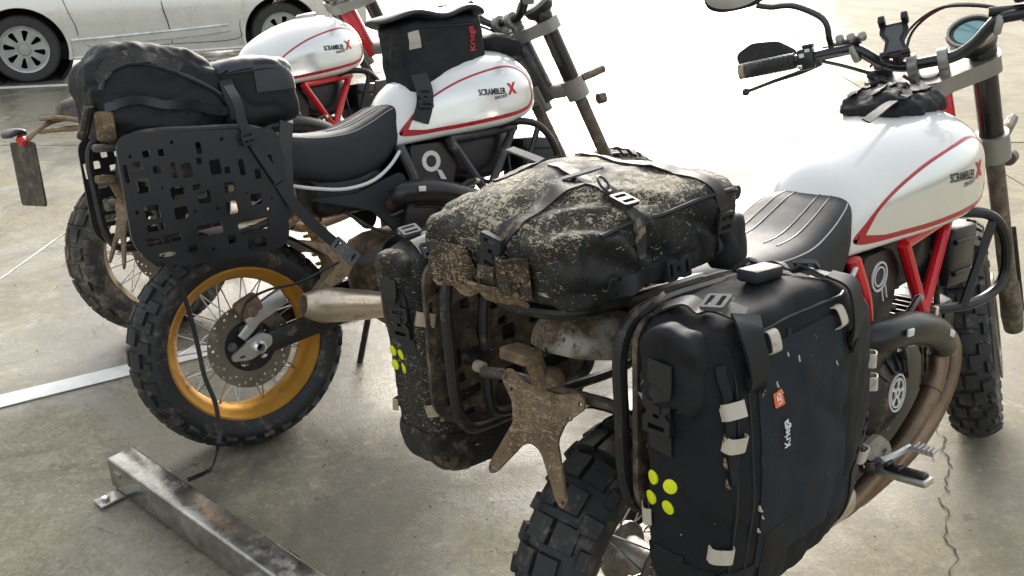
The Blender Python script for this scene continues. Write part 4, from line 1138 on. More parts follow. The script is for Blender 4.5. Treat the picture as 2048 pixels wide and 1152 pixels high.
# ------------------------------------------------------------------ luggage (each a thing of its own, resting on its bike)
def on_bike(name, pose, base, label, cat, group=None):
    """Empty at the thing's base, turned with the bike that carries it; parts keep bike coordinates"""
    X, Y, psi, lean, _ = pose
    m = Matrix.Translation((X, Y, 0)) @ Matrix.Rotation(psi, 4, 'Z') @ Matrix.Rotation(-lean, 4, 'X')
    r = ob(name, None, label=label, cat=cat, group=group)
    r.location = m @ Vector(base); r.rotation_euler = (-lean, 0, psi)
    off = Matrix.Translation(-Vector(base))
    def part(n, g, mat, smooth=40, par=None, label=None):
        q = mk(n, g, M[mat], par or r, smooth, label=label)
        if par is None: q.matrix_basis = off
        return q
    return r, part

def patch(body, pred, off, thick=.002):
    """a panel sewn on: the faces that pass, lifted off the body, with an edge"""
    vid = {}; nrm = {}
    keep = []
    for f in body.f:
        c = sum((body.v[i] for i in f), Vector()) / len(f)
        fn = (body.v[f[1]] - body.v[f[0]]).cross(body.v[f[2]] - body.v[f[0]])
        if pred(c, fn.normalized() if fn.length > 1e-12 else fn):
            keep.append((f, fn.normalized() if fn.length > 1e-12 else Vector((0, 0, 1))))
    cen = sum(body.v, Vector()) / len(body.v)
    for f, n in keep:
        c = sum((body.v[i] for i in f), Vector()) / len(f)
        if n.dot(c - cen) < 0: n = -n
        for i in f: nrm[i] = nrm.get(i, Vector()) + n
    g = G(); vs = []; fs = []
    for i, n in nrm.items():
        vid[i] = len(vs); vs.append(body.v[i] + n.normalized() * off)
    m = len(vs)
    ed = {}
    for f, n in keep:
        q = [vid[i] for i in f]; fs.append(q)
        for a, b in zip(q, q[1:] + q[:1]): ed[(min(a, b), max(a, b))] = ed.get((min(a, b), max(a, b)), 0) + 1
    inv = {v: k for k, v in vid.items()}
    for i in range(m): vs.append(body.v[inv[i]] - nrm[inv[i]].normalized() * .002)
    for (a, b), c in ed.items():
        if c == 1: fs.append([a, b, b + m, a + m])
    return g.add(vs, fs)

def buckle(g, p, n, d, w=.034, l=.05):
    """side-release buckle: two halves with a waist"""
    p, n, d = Vector(p), Vector(n).normalized(), Vector(d)
    d = (d - n * d.dot(n)).normalized(); s = n.cross(d)
    m = Matrix((s, d, n)).transposed().to_4x4(); m.translation = p + n * .004
    plate(g, round_poly([(-w * .5, l * .5), (-w * .5, l * .12), (-w * .3, .0), (-w * .5, -l * .12), (-w * .5, -l * .5), (w * .5, -l * .5), (w * .5, -l * .12), (w * .3, 0), (w * .5, l * .12), (w * .5, l * .5)], .003, 2),
          [rrect(0, l * .33, w * .6, l * .12, .001, 1), rrect(0, -l * .33, w * .6, l * .12, .001, 1), rrect(0, 0, w * .22, l * .22, .001, 1)], .009, m)
    plate(g, rrect(0, l * .1, w * .34, l * .2, .002, 2), [], .013, m)
def ladder(g, p, n, d, w=.036):
    """ladder-lock adjuster: frame with bars"""
    p, n, d = Vector(p), Vector(n).normalized(), Vector(d)
    d = (d - n * d.dot(n)).normalized(); s = n.cross(d)
    m = Matrix((s, d, n)).transposed().to_4x4(); m.translation = p + n * .005
    plate(g, rrect(0, 0, w, .034, .004, 2), [rrect(0, .008, w * .72, .007, .001, 1), rrect(0, -.008, w * .72, .007, .001, 1)], .006, m)
def tab_loop(g, p, n, d, w=.022, l=.034, h=.012):
    p, n, d = Vector(p), Vector(n).normalized(), Vector(d)
    d = (d - n * d.dot(n)).normalized()
    ribbon(g, [p - d * l * .5 - n * .002, p - d * l * .42 + n * h * .8, p + n * h, p + d * l * .42 + n * h * .8, p + d * l * .5 - n * .002], w, .0018, [tuple(n - d * .8), tuple(n), tuple(n), tuple(n), tuple(n + d * .8)], sub=4)

def wrinkle(w, amp, sc, seed=0):
    q = w * sc + Vector((seed, seed * 1.7, 0))
    return noise.noise(q) * amp + noise.noise(q * 2.3) * amp * .45

def crease(p, sc, seed=0):
    q = abs(noise.noise(p * sc + Vector((seed, 0, seed * 2.1))))
    return max(0, 1 - q * 5) ** 2

def pannier_geo(s, seed):
    def f(u, w):
        x, y, z = u
        ox = -.052 + w.x; oy = w.y; oz = w.z
        fr = max(0, x); tp = max(0, z); bt = max(0, -z)
        oz -= .10 * tp * fr ** 1.6
        oz += .10 * bt * fr ** 2
        oz += .018 * bt * max(0, -x) ** 2
        out = max(0, y)
        oy += out * .026 * (1 - x * x) * (1 - z * z * .7)
        oy -= out * (.018 * bt ** 2 + .030 * max(0, x) ** 3)
        ox += .014 * tp * (1 - max(0, -x)) * 0
        p = Vector((ox, oy + .319, oz + .744))
        nn = Vector((x, y * 1.3, z)).normalized()
        p += nn * (wrinkle(p, .0060, 10, seed) + wrinkle(p, .0018, 34, seed) - .0045 * crease(p, 6, seed) - .002 * crease(p, 15, seed))
        return Vector((p.x, s * p.y, p.z))
    g = G(); blob(g, (.230, .069, .236), 8, 44, f)
    if s < 0: g.f = [q[::-1] for q in g.f]
    return g

def pannier(s, label, body_mat, dirty):
    r, part = on_bike('pannier', POSE['A'], (-.05, s * .32, .52), label, 'pannier', 'panniers on the nearest motorcycle')
    bg_ = pannier_geo(s, 3 if s < 0 else 11)
    bv = bg_.bvh()
    def OUT(x, z):
        h = bv.ray_cast(Vector((x, s * .8, z)), Vector((0, -s, 0)))
        if h[0] is None: h = bv.find_nearest(Vector((x, s * .5, z)))
        return h[0], h[1] * (1 if h[1].y * s > 0 else -1)
    def REAR(y, z):
        h = bv.ray_cast(Vector((-.8, s * y, z)), Vector((1, 0, 0)))
        if h[0] is None: h = bv.find_nearest(Vector((-.5, s * y, z)))
        return h[0], h[1] * (1 if h[1].x < 0 else -1)
    def TOP(x, y):
        h = bv.ray_cast(Vector((x, s * y, 1.4)), Vector((0, 0, -1)))
        if h[0] is None: h = bv.find_nearest(Vector((x, s * y, 1.1)))
        return h[0], h[1] * (1 if h[1].z > 0 else -1)
    part('bag_body', bg_, body_mat, 70)
    # sewn panels and seams on the outer face
    def seam(pts, w=.0022, mat='plastic', nm='seam'):
        g = G(); tube(g, [p + n * .0004 for p, n in pts], w, 6, 3); part(nm, g, mat)
    zs = [.60, .66, .72, .78, .84, .90, .95]
    seam([OUT(-.255 + .012 * math.sin((z - .6) * 6), z) for z in zs])
    seam([OUT(-.205 + .03 * (z - .6) * (z - .95) * -8 - .02, z) for z in zs])
    seam([OUT(-.03 + .10 * (.95 - z) * .55 + .05 * (z - .6), z) for z in [.64, .70, .76, .82, .88, .93]])
    seam([OUT(x, .955 - .22 * (x + .12) ** 2 - .06 * max(0, x)) for x in [-.235, -.18, -.12, -.05, .02, .07]])
    # lower corner reinforcement
    part('corner_patch', patch(bg_, lambda c, n: c.z < .655 + .05 * math.sin((c.x + .1) * 14) and c.x < -.20, .003), 'plastic_dirty' if dirty else 'fabric_clean', 60)
    part('corner_patch', patch(bg_, lambda c, n: c.z < .70 - .5 * abs(c.x - .14) and c.x > .06, .003), 'fabric_clean', 60)
    part('base_patch', patch(bg_, lambda c, n: c.z < .62 + .03 and -.19 < c.x < -.13 and abs(c.y) > .36, .003), 'fabric_clean', 60)
    # raised middle panel
    part('outer_panel', patch(bg_, lambda c, n: abs(c.y) > .372 and -.205 < c.x < -.015 + .1 * (.95 - c.z) and c.z < .935 and c.z > .60, .0022), 'fabric_panel' if not dirty else body_mat, 60)
    # roll closure at the rear top
    def rc(u, w):
        p = Vector((-.262 + w.x - .018 * u.z * u.z, s * (.318 + w.y), .915 + w.z - .012 * abs(u.y) ** 2))
        nn = Vector((u.x, s * u.y, u.z)); p += nn * (wrinkle(p, .007, 18, 5) + .0012 * math.sin(p.y * 160 + p.z * 60))
        return p
    g = G(); blob(g, (.030, .054, .060), 3, 18, rc); part('roll_closure', g, 'fabric_clean' if not dirty else body_mat, 70)
    p1, n1 = REAR(.300, .895); p2, n2 = REAR(.297, .848); p3, n3 = REAR(.294, .805)
    g = G(); ribbon(g, [Vector((-.298, s * .312, .93)), Vector((-.300, s * .311, .89)), p1 + n1 * .010, p2 + n2 * .007, p3 + n3 * .003, REAR(.293, .785)[0] + n3 * .002], .042, .0025, [tuple(n1)] * 3); part('closure_strap', g, 'web')
    g = G(); buckle(g, p2 + n2 * .006, n2, (0, 0, 1), .046, .062); part('side_buckle', g, 'plastic')
    # zip flap ridge at the corner
    g = G(); ribbon(g, [OUT(-.262, .93)[0], OUT(-.258, .88)[0], OUT(-.255, .82)[0], OUT(-.252, .76)[0]], .013, .005, nrm=None, bvh=bv, off=.002); part('corner_binding', g, 'fabric_clean')
    # top straps with ladder locks, flaps hanging over the face
    for k, (x0, x1, zf, fw) in enumerate(((-.225, -.215, .890, .040), (-.015, .018, .880, .042))):
        t0, m0 = TOP(x0 - .01, .262); t1, m1 = TOP(x0, .30); t2, m2 = TOP(x0 + .01, .345); t3, m3 = TOP(x0 + .02, .375)
        g = G(); pth = [t0 + m0 * .004, t1 + m1 * .014, t1.lerp(t2, .5) + m1 * .006, t2 + m2 * .016, t3 + m3 * .008]
        ribbon(g, pth, .032, .003, [tuple(m0), tuple(m1), tuple(m2), tuple(m3)]); part('compression_strap', g, 'web')
        g = G(); ladder(g, t2 + m2 * .016, m2, (t3 - t1)); part('ladder_lock', g, 'lamp_grey')
        g = G(); ladder(g, t0 + m0 * .008, m0, (t1 - t0)); part('ladder_lock', g, 'buckle')
        f0, k0 = OUT(x1 - .005, .955); f1, k1 = OUT(x1, .915); f2, k2 = OUT(x1 + .006, zf)
        g = G(); ribbon(g, [t3 + m3 * .010, f0 + k0 * .020, f1 + k1 * .017, f2 + k2 * .006, f2 + k2 * .002 - Vector((0, 0, .004))], fw, .004, [tuple(m3), tuple(k0), tuple(k1), tuple(k2)]); part('strap_flap', g, 'fabric_clean')
    g = G(); t, m = TOP(-.085, .322); box(g, t + m * .010, (.068, .036, .020), Matrix.Rotation(.12, 3, 'Y'), .006); part('carry_handle', g, 'buckle')
    # beige webbing tabs
    tm = 'tab_dirty' if dirty else 'tab'
    for x, z in ((-.250, .865), (-.248, .818), (-.266, .652), (.135, .800), (.150, .753), (.13, .63)):
        p, n = OUT(x, z); g = G(); tab_loop(g, p, n, (1, 0, -.15)); part('webbing_tab', g, tm)
    for yy, z in ((.252, .900), (.254, .855), (.262, .675)):
        p, n = REAR(yy, z); g = G(); tab_loop(g, p, n, (0, 1, 0), .026, .036, .010); part('webbing_tab', g, 'tab_dirty' if dirty else 'tab')
    for x, z in ((-.170, .935), (-.020, .925)):
        p, n = OUT(x, z); g = G(); tab_loop(g, p, n, (0, 0, 1), .018, .032, .013); part('webbing_tab', g, tm)
    # four reflective dots on the rear face
    dots = ((.277, .738), (.309, .736), (.273, .705), (.306, .703)) if s < 0 else ((.358, .772), (.333, .770), (.358, .743), (.333, .741))
    for yy, z in dots:
        p, n = REAR(yy, z); g = G(); lathe(g, [(.0105, -.002), (.0105, .0016), (.009, .0022), (0, .0024)], p, n, 20); part('reflective_dot', g, 'yellow')
    if not dirty:
        v2, fs = text2d('Kriega', .0165, bold=.0004)
        p, n = OUT(-.150, .80); g = G(); decal(g, v2, fs, p + n * .004, Vector((-.12, 0, 1)).normalized(), Vector((-1, 0, -.12)).normalized(), bv, .0042); part('lettering', g, 'print_white', 0)
        p, n = OUT(-.168, .855); g = G(); decal(g, [(-.011 + .0044 * i, -.0085 + .0034 * j) for j in range(6) for i in range(6)], [[j * 6 + i, j * 6 + i + 1, j * 6 + i + 7, j * 6 + i + 6] for j in range(5) for i in range(5)], p, Vector((-.12, 0, 1)).normalized(), Vector((-1, 0, -.12)).normalized(), bv, .0040); part('orange_label', g, 'orange', 0)
        v2, fs = text2d('UD', .011, bold=.0004); g = G(); decal(g, [(x, y - .004) for x, y in v2], fs, p, Vector((-.12, 0, 1)).normalized(), Vector((-1, 0, -.12)).normalized(), bv, .0048); part('lettering', g, 'print_white', 0)
        # small dried mud drips
        rd = random.Random(4)
        for x, z, l in ((-.135, .905, .010), (-.118, .893, .016), (-.165, .872, .012), (-.158, .86, .008), (-.03, .862, .014), (-.262, .82, .030), (-.262, .79, .020), (-.262, .76, .016), (-.205, .70, .012), (-.2, .685, .010), (-.205, .665, .009)):
            p, n = OUT(x, z); g = G(); w_ = rd.uniform(.0018, .0032)
            tube(g, [p + n * .001 + Vector((0, 0, l / 2)), p + n * .0015, p + n * .001 + Vector((.006, 0, -l / 2))], [w_ * .5, w_, w_ * .7], 6, 3); part('mud_drip', g, 'mud' if x < -.25 else 'tab')
    # hook-on rail against the carrier
    g = G(); beam(g, (-.20, s * .2465, .93), (.06, s * .2465, .915), .006, .03, .002); part('mount_rail', g, 'plastic')
    return r
pannier(-1, 'clean black pannier with white lettering and beige tabs, nearest the camera', 'fabric', False)
pannier(1, 'mud-flecked black pannier behind the cross-shaped bracket, two of its dots beside the gold-rimmed wheel', 'fabric_dirty', True)

# roll bag across the rack of the loaded bike
r, part = on_bike('roll_bag', POSE['A'], (-.09, 0, .955), 'mud-splattered black roll bag strapped on the rear rack', 'bag')
def rbf(u, w):
    x, y, z = u
    p = Vector((-.118 + w.x, .004 + w.y, 1.018 + w.z))
    p.z += .050 * (1 - x * x) ** .8 * (1 - y * y) ** .8 * max(0, z)
    p.z -= max(0, z) * (.016 * max(0, -x) ** 2 + .012 * max(0, y) ** 2)
    p.x += .030 * max(0, x) ** 3 * max(0, -y) ** 2          # pointed roll end at the front right
    p.z += .010 * max(0, x) ** 3 * max(0, -y)
    p.y += .012 * max(0, -y) * max(0, -z) * (1 - x * x)
    nn = Vector((x, y, z)).normalized()
    side = max(abs(x), abs(y)) ** 6
    p += nn * (wrinkle(p, .007, 9, 2) + wrinkle(p, .003, 24, 8) - (.003 + .007 * side) * crease(p, 8, 4) - .004 * side * crease(p, 16, 9))
    # folds gathered at the rear right corner
    k = max(0, 1 - ((p.x + .27) ** 2 + (p.y + .17) ** 2) ** .5 / .15)
    p += nn * k * .010 * math.sin(p.z * 95 + p.x * 60 + p.y * 50)
    return p
bgm = G(); blob(bgm, (.188, .190, .066), 9, 64, rbf); bv = bgm.bvh()
part('bag_body', bgm, 'bag_mud', 75)
def RS(p):
    l, n, _, _ = bv.find_nearest(Vector(p)); 
    return l, (n if n.dot(l - Vector((-.09, 0, 1.04))) > 0 else -n)
def wrap(path, w, th, mat, nm, off=.0005):
    g = G(); ribbon(g, path, w, th, bvh=bv, off=off, sub=8); part(nm, g, mat, 30)
wrap([(-.16, -.085, 1.16), (-.24, -.065, 1.14), (-.295, -.035, 1.08), (-.305, .0, 1.02), (-.285, .015, .97)], .030, .003, 'web_mud', 'strap')
p, n = RS((-.31, -.008, 1.035)); g = G(); buckle(g, p + n * .004, n, (0, .25, -1), .042, .058); part('buckle', g, 'buckle')
p, n = RS((-.31, .008, 1.00)); g = G(); box(g, p + n * .006, (.014, .04, .024), None, .004); part('buckle_tongue', g, 'patch_mud')
for y0, y1 in ((.150, .040), (-.020, -.085)):
    g = G(); ribbon(g, [(-.31, y0, 1.000), (-.315, (y0 + y1) / 2, 1.002), (-.31, y1, 1.004)], .062, .006, bvh=bv, off=.007, sub=6); part('base_flap', g, 'patch_mud', 30)
g = G(); ribbon(g, [(-.285, .16, .965), (-.315, .05, .96), (-.31, -.06, .96)], .030, .006, bvh=bv, off=.004, sub=6); part('base_binding', g, 'mud', 30)
wrap([(-.15, .02, 1.17), (-.17, -.07, 1.165), (-.185, -.14, 1.13), (-.185, -.19, 1.08), (-.175, -.19, 1.02)], .020, .003, 'web_mud', 'strap')
p, n = RS((-.183, -.165, 1.115)); g = G(); ladder(g, p + n * .004, n, (0, -1, -1), .034); part('ladder_lock', g, 'buckle')
p, n = RS((-.19, -.13, 1.14)); g = G(); lathe(g, [(.014, -.002), (.017, .0), (.014, .002), (.011, .0)], p + n * .012, Vector((.3, -.6, .5)), 20, closed=True); part('lash_ring', g, 'buckle')
wrap([(-.06, .05, 1.17), (-.045, -.06, 1.165), (-.01, -.14, 1.12), (.015, -.185, 1.06), (.02, -.185, 1.0), (.02, -.17, .96)], .022, .003, 'web', 'strap')
p, n = RS((.017, -.18, 1.03)); g = G(); ladder(g, p + n * .004, n, (0, 0, -1), .034); part('ladder_lock', g, 'buckle')
wrap([(-.20, .10, 1.10), (-.14, .085, 1.13), (-.09, .075, 1.14)], .026, .003, 'web_mud', 'strap')
p, n = RS((-.10, .10, 1.15)); g = G(); ribbon(g, [p + n * .002, p + n * .014 + Vector((-.01, .03, 0)), p + n * .024 + Vector((-.02, .055, 0))], .028, .003, nrm=(0, 0, 1)); part('strap_end', g, 'lamp_grey')
p, n = RS((-.195, -.05, 1.15)); g = G(); ribbon(g, [p + n * .003, p + n * .010 + Vector((.022, -.02, 0)), p + n * .016 + Vector((.05, -.035, 0))], .02, .003, nrm=(0, 0, 1)); part('strap_end', g, 'lamp_grey')
wrap([(-.265, -.175, .990), (-.18, -.19, .985), (-.10, -.195, .983), (-.03, -.195, .98)], .030, .003, 'web', 'strap')
p, n = RS((-.10, -.2, .983)); g = G(); buckle(g, p + n * .004, n, (1, 0, 0), .034, .05); part('buckle', g, 'buckle')
# honeycomb print on the lid
v = []
for ix in range(5):
    for iy in range(3):
        p, n = RS((.0 + .026 * ix - .02, .02 - .022 * iy - (.011 if ix % 2 else 0), 1.2)); v.append((p, n))
for p, n in v:
    g = G(); lathe(g, [(.0105, 0), (.0115, .0008), (.0105, .0014), (.0098, .0008)], p, n, 6, closed=True); part('hexagon_print', g, 'patch_mud', 0)
g = G(); tube(g, [RS((x, -.21, 1.082))[0] for x in (-.27, -.20, -.12, -.04, .04, .10)], .004, 6, 5); part('edge_seam', g, 'fabric_clean')
g = G(); tube(g, [RS((-.30, -.19, z))[0] for z in (1.075, 1.05, 1.02, .985)], .003, 6, 4); part('corner_seam', g, 'fabric_clean')
# front end fold of the roll
g = G(); tube(g, [RS((.09, .12, 1.05))[0], RS((.10, .02, 1.06))[0], RS((.10, -.08, 1.06))[0], RS((.11, -.17, 1.065))[0] + Vector((.004, -.006, 0))], [.016, .022, .022, .012], 10, 5); part('rolled_end', g, 'fabric_clean', 60)
# pouch hanging at the front right
g = G(); blob(g, (.035, .022, .045), 4, 10, lambda u, w: w + Vector((.052, -.168, .985)) + Vector(u) * wrinkle(w, .004, 30)); part('side_pouch', g, 'fabric_clean', 60)

# small harness pad on the tank of the loaded bike
r, part = on_bike('tank_harness', POSE['A'], (.93, 0, 1.062), 'small crumpled black harness pouch on the nearest white tank', 'tank pouch')
def hf(u, w):
    p = Vector((.945 + w.x, .005 + w.y, w.z)); 
    base = 1.052 - 1.4 * p.y ** 2 - .55 * max(0, p.x - .98) ** 1.4 - .35 * max(0, .86 - p.x)
    p.z = base + .026 + w.z * (1 - .45 * (u.x ** 2 + u.y ** 2) * .5)
    p += Vector(u) * (wrinkle(p, .008, 22, 4) + wrinkle(p, .004, 55, 9)); return p
hg = G(); blob(hg, (.115, .098, .032), 3.2, 26, hf); hb = hg.bvh(); part('pouch', hg, 'fabric_clean', 70)
for y in (-.07, .0, .06):
    g = G(); ribbon(g, [(.84, y, 1.12), (.92, y + .01, 1.13), (1.02, y + .015, 1.12)], .020, .003, bvh=hb, off=.002, sub=8); part('harness_strap', g, 'web')
g = G(); ribbon(g, [(.86, -.045, 1.090), (.80, -.055, 1.088), (.73, -.070, 1.084), (.66, -.082, 1.078)], .018, .003, nrm=[(0, 0, 1), (0, -.3, 1), (.1, -.5, 1)]); part('strap_tail', g, 'web')
for k in range(2):
    p, n, _, _ = hb.find_nearest(Vector((.93 + .05 * k, .04 - .07 * k, 1.2))); g = G(); ladder(g, p + n * .004, n, (1, .2, 0), .03); part('ladder_lock', g, 'buckle')

# ---- middle bike: two tail bags, tank bag, straps
r, part = on_bike('tail_bag', POSE['B'], (-.11, 0, .935), 'black curved-lid tail bag at the rear of the middle motorcycle', 'bag')
def tf(u, w):
    x, y, z = u
    p = Vector((-.098 + w.x, w.y * (1 - .10 * max(0, z)), 1.045 + w.z))
    if z > 0:
        prof = .03 * math.exp(-((p.x + .17) / .10) ** 2) - .075 * max(0, min(1, (p.x + .03) / .12)) ** 1.2 - .02 * max(0, (-.20 - p.x) / .06)
        p.z += prof * z
    p.x -= .016 * max(0, -x) * max(0, z)
    p += Vector(u) * (wrinkle(p, .006, 13, 6) + wrinkle(p, .003, 33, 1) - .004 * crease(p, 8, 3) - .002 * crease(p, 18, 5) + (.006 * math.sin(p.z * 70 + p.x * 25) * max(0, -z + .3) if abs(y) > .8 else 0))
    return p
tg = G(); blob(tg, (.178, .165, .118), 5.2, 44, tf); tb = tg.bvh(); part('bag_body', tg, 'fabric_clean', 70)
for s in (-1, 1):
    g = G(); tube(g, [Vector(tb.find_nearest(Vector((x, s * .19, z)))[0]) for x, z in ((-.275, 1.075), (-.24, 1.125), (-.17, 1.14), (-.10, 1.125), (-.03, 1.075), (.04, 1.035), (.075, 1.02))], .007, 8, 5); part('lid_piping', g, 'leather_dark')
    g = G(); ribbon(g, [(-.27, s * .17, 1.10), (-.20, s * .17, 1.145), (-.12, s * .17, 1.145), (-.05, s * .17, 1.105)], .032, .004, bvh=tb, off=.002, sub=8); part('lid_band', g, 'web_mud')
    g = G(); ribbon(g, [(-.27, s * .17, 1.03), (-.18, s * .18, 1.035), (-.08, s * .18, 1.01), (.05, s * .18, .975)], .022, .004, bvh=tb, off=.003, sub=8); part('side_band', g, 'leather_dark')
g = G(); tube(g, [(-.285, -.13, 1.04), (-.30, -.10, .99), (-.31, -.08, .965)], .013, 8, 4); part('mud_strap', g, 'web_mud')
g = G(); box(g, (-.262, -.15, .985), (.045, .03, .075), (0, .1, 0), .010); part('mud_patch', g, 'mud')

r, part = on_bike('box_bag', POSE['B'], (.13, 0, .925), 'boxy black bag with glossy lid behind the middle seat', 'bag')
def bf(u, w):
    p = Vector((.148 + w.x, w.y, 1.018 + w.z)); p.z += .010 * (1 - u.x ** 2) * max(0, u.z); p.x += .012 * max(0, u.x) * max(0, -u.z)
    p += Vector(u) * (wrinkle(p, .004, 14, 3) - .004 * crease(p, 10, 2)); return p
xg = G(); blob(xg, (.112, .172, .092), 6.5, 28, bf); xb = xg.bvh(); part('bag_body', xg, 'fabric_clean', 60)
part('lid_panel', patch(xg, lambda c, n: c.z > 1.082, .003), 'leather_dark', 60)
for s in (-1, 1):
    part('corner_panel', patch(xg, lambda c, n: c.y * s > .15 and c.x > .135 and c.z > 1.02, .003), 'leather_dark', 60)
    g = G(); tube(g, [xb.find_nearest(Vector((x, s * .20, 1.075 + .004 * k)))[0] for k, x in enumerate((.04, .10, .17, .25))], .0045, 6, 4); part('lid_piping', g, 'buckle')
    g = G(); ribbon(g, [(.05, s * .18, 1.06), (.055, s * .2, 1.0), (.06, s * .2, .95)], .034, .005, bvh=xb, off=.004, sub=6); part('side_strap', g, 'web')

r, part = on_bike('luggage_strap', POSE['B'], (.06, -.25, .56), 'long black buckled strap hanging from the bags over the bare carrier plate', 'strap')
g = G(); ribbon(g, [(.045, -.215, 1.045), (.048, -.25, 1.0), (.05, -.256, .94), (.075, -.258, .87), (.115, -.258, .78)], .026, .004, nrm=(0, -1, .15)); part('upper_webbing', g, 'web')
g = G(); ribbon(g, [(.118, -.256, .775), (.15, -.262, .70), (.20, -.265, .63), (.245, -.265, .575)], .030, .004, nrm=(-.2, -1, .1)); part('lower_webbing', g, 'web')
g = G(); buckle(g, (.262, -.268, .555), (-.15, -1, .1), (.6, 0, -.75), .040, .085); part('buckle', g, 'lamp_grey')
g = G(); ribbon(g, [(.28, -.266, .53), (.32, -.262, .515), (.38, -.25, .53), (.43, -.23, .54)], .024, .004, nrm=(-.1, -1, .2)); part('loose_end', g, 'web')
g = G(); ladder(g, (.052, -.262, .905), (0, -1, .1), (.1, 0, -1), .034); part('ladder_lock', g, 'buckle')
g = G(); ribbon(g, [(.20, -.175, .93), (.17, -.20, .85), (.15, -.215, .76), (.13, -.22, .68)], .040, .004, nrm=(.1, -1, 0)); part('seat_webbing', g, 'web')

r, part = on_bike('tank_bag', POSE['B'], (.77, 0, 1.03), 'boxy black tank bag with flared lid on the middle white tank', 'bag')
def kf(u, w):
    x, y, z = u
    p = Vector((.790 + w.x, w.y - .028, 1.08 + w.z)); 
    if z < 0: p.z += -z * (.035 * max(0, x) - .055 * max(0, -x))
    p += Vector(u) * (wrinkle(p, .0045, 15, 7) + wrinkle(p, .002, 40, 2)); return p
kg = G(); blob(kg, (.150, .098, .098), 7, 26, kf); kb = kg.bvh(); part('bag_body', kg, 'fabric_clean', 60)
g = G(); blob(g, (.188, .125, .013), 3.5, 26, lambda u, w: Vector((.782 + w.x, w.y - .024, 1.186 + w.z + .010 * math.sin(w.x * 30 + w.y * 14) + .016 * u.x * abs(u.x) * 0 - .010 * max(0, -u.x) ** 2))); part('flared_lid', g, 'leather_dark', 60)
for z in (1.162, 1.150):
    g = G(); tube(g, [kb.find_nearest(Vector((x, -.16, z)))[0] for x in (.61, .70, .80, .88, .935)], .004, 6, 4); part('zip_line', g, 'buckle')
g = G(); l, n, _, _ = kb.find_nearest(Vector((.66, -.2, 1.10))); decal(g, [(-.020 + .006 * i, -.026 + .0075 * j + .0006 * i) for j in range(8) for i in range(8)], [[j * 8 + i, j * 8 + i + 1, j * 8 + i + 9, j * 8 + i + 8] for j in range(7) for i in range(7)], l, (1, 0, 0), (0, 0, 1), kb, .002); part('beige_label', g, 'tab', 0)
v2, fs = text2d('Kriega', .030, bold=.0005); g = G(); l, n, _, _ = kb.find_nearest(Vector((.90, -.2, 1.085))); decal(g, v2, fs, l, (0, 0, 1), (-1, 0, 0), kb, .002); part('lettering', g, 'print_red', 0)
for s in (-1, 1):
    g = G(); ribbon(g, [(.67, s * .124, 1.01), (.665, s * .152, .96), (.655, s * .156, .915), (.635, s * .150, .868)], .052, .006, nrm=(-.2, s * 1, .35)); part('anchor_strap', g, 'web')
    g = G(); buckle(g, (.658, s * .160, .935), (-.2, s * 1, .3), (-.1, 0, -1), .045, .06); part('anchor_buckle', g, 'buckle')
g = G(); blob(g, (.10, .10, .035), 3, 16, lambda u, w: w + Vector((1.03, 0, 1.075 - .35 * (w.x + .03) * max(0, u.x))) + Vector(u) * wrinkle(w, .010, 26, 3)); part('front_harness', g, 'fabric_clean', 60)

# loose cord hanging from the bare carrier plate to the floor
X, Y, psi, lean, _ = POSE['B']
mB = Matrix.Translation((X, Y, 0)) @ Matrix.Rotation(psi, 4, 'Z') @ Matrix.Rotation(-lean, 4, 'X')
pts = [mB @ Vector(p) for p in ((-.215, -.252, .64), (-.19, -.235, .56), (-.178, -.215, .48), (-.172, -.20, .40), (-.172, -.20, .30), (-.16, -.20, .22), (-.165, -.20, .14), (-.18, -.205, .10))] + [Vector((-.87, 2.20, .014)), Vector((-.905, 2.172, .006)), Vector((-.925, 2.155, .006))]
root = ob('hanging_cord', None, label='thin black cord hanging past the gold rim down to the floor', cat='cord'); root.location = pts[-1]
g = G(); ribbon(g, pts, .012, .003, nrm=[(.3, -1, 0)] * 6 + [(0, -.5, 1)] * 3); g.v = [v - pts[-1] for v in g.v]; mk('webbing', g, M['web'], root)

# ------------------------------------------------------------------ steel wheel stop
d = Vector((.765, -.644, 0)); n = Vector((.644, .765, 0))
c0 = Vector((-1.098, 2.150, 0))
root = ob('wheel_stop', None, label='worn square steel tube bolted to the floor, bottom left', cat='wheel stop'); root.location = c0
rotm = Matrix((d, n, Vector((0, 0, 1)))).transposed()
L = 1.75
g = G(); box(g, d * (L / 2) + Vector((0, 0, .060)), (L, .080, .092), rotm, .007, 3); mk('square_tube', g, M['beam'], root)
g = G(); box(g, d * .05 - n * .0405 + Vector((0, 0, .072)), (.03, .006, .014), rotm, .002); mk('end_clip', g, M['beam'], root)
for t in (.045, .62, 1.3):
    g = G(); box(g, d * t + Vector((0, 0, .0085)), (.050, .215, .008), rotm, .002, 1); ft = mk('foot_plate', g, M['beam'], root)
    for s in (-1, 1):
        g = G(); lathe(g, [(.011, 0), (.011, .008), (.006, .010), (0, .010)], d * t + n * (s * .082) + Vector((0, 0, .0125)), (0, 0, 1), 6); mk('anchor_bolt', g, M['chrome'], ft)

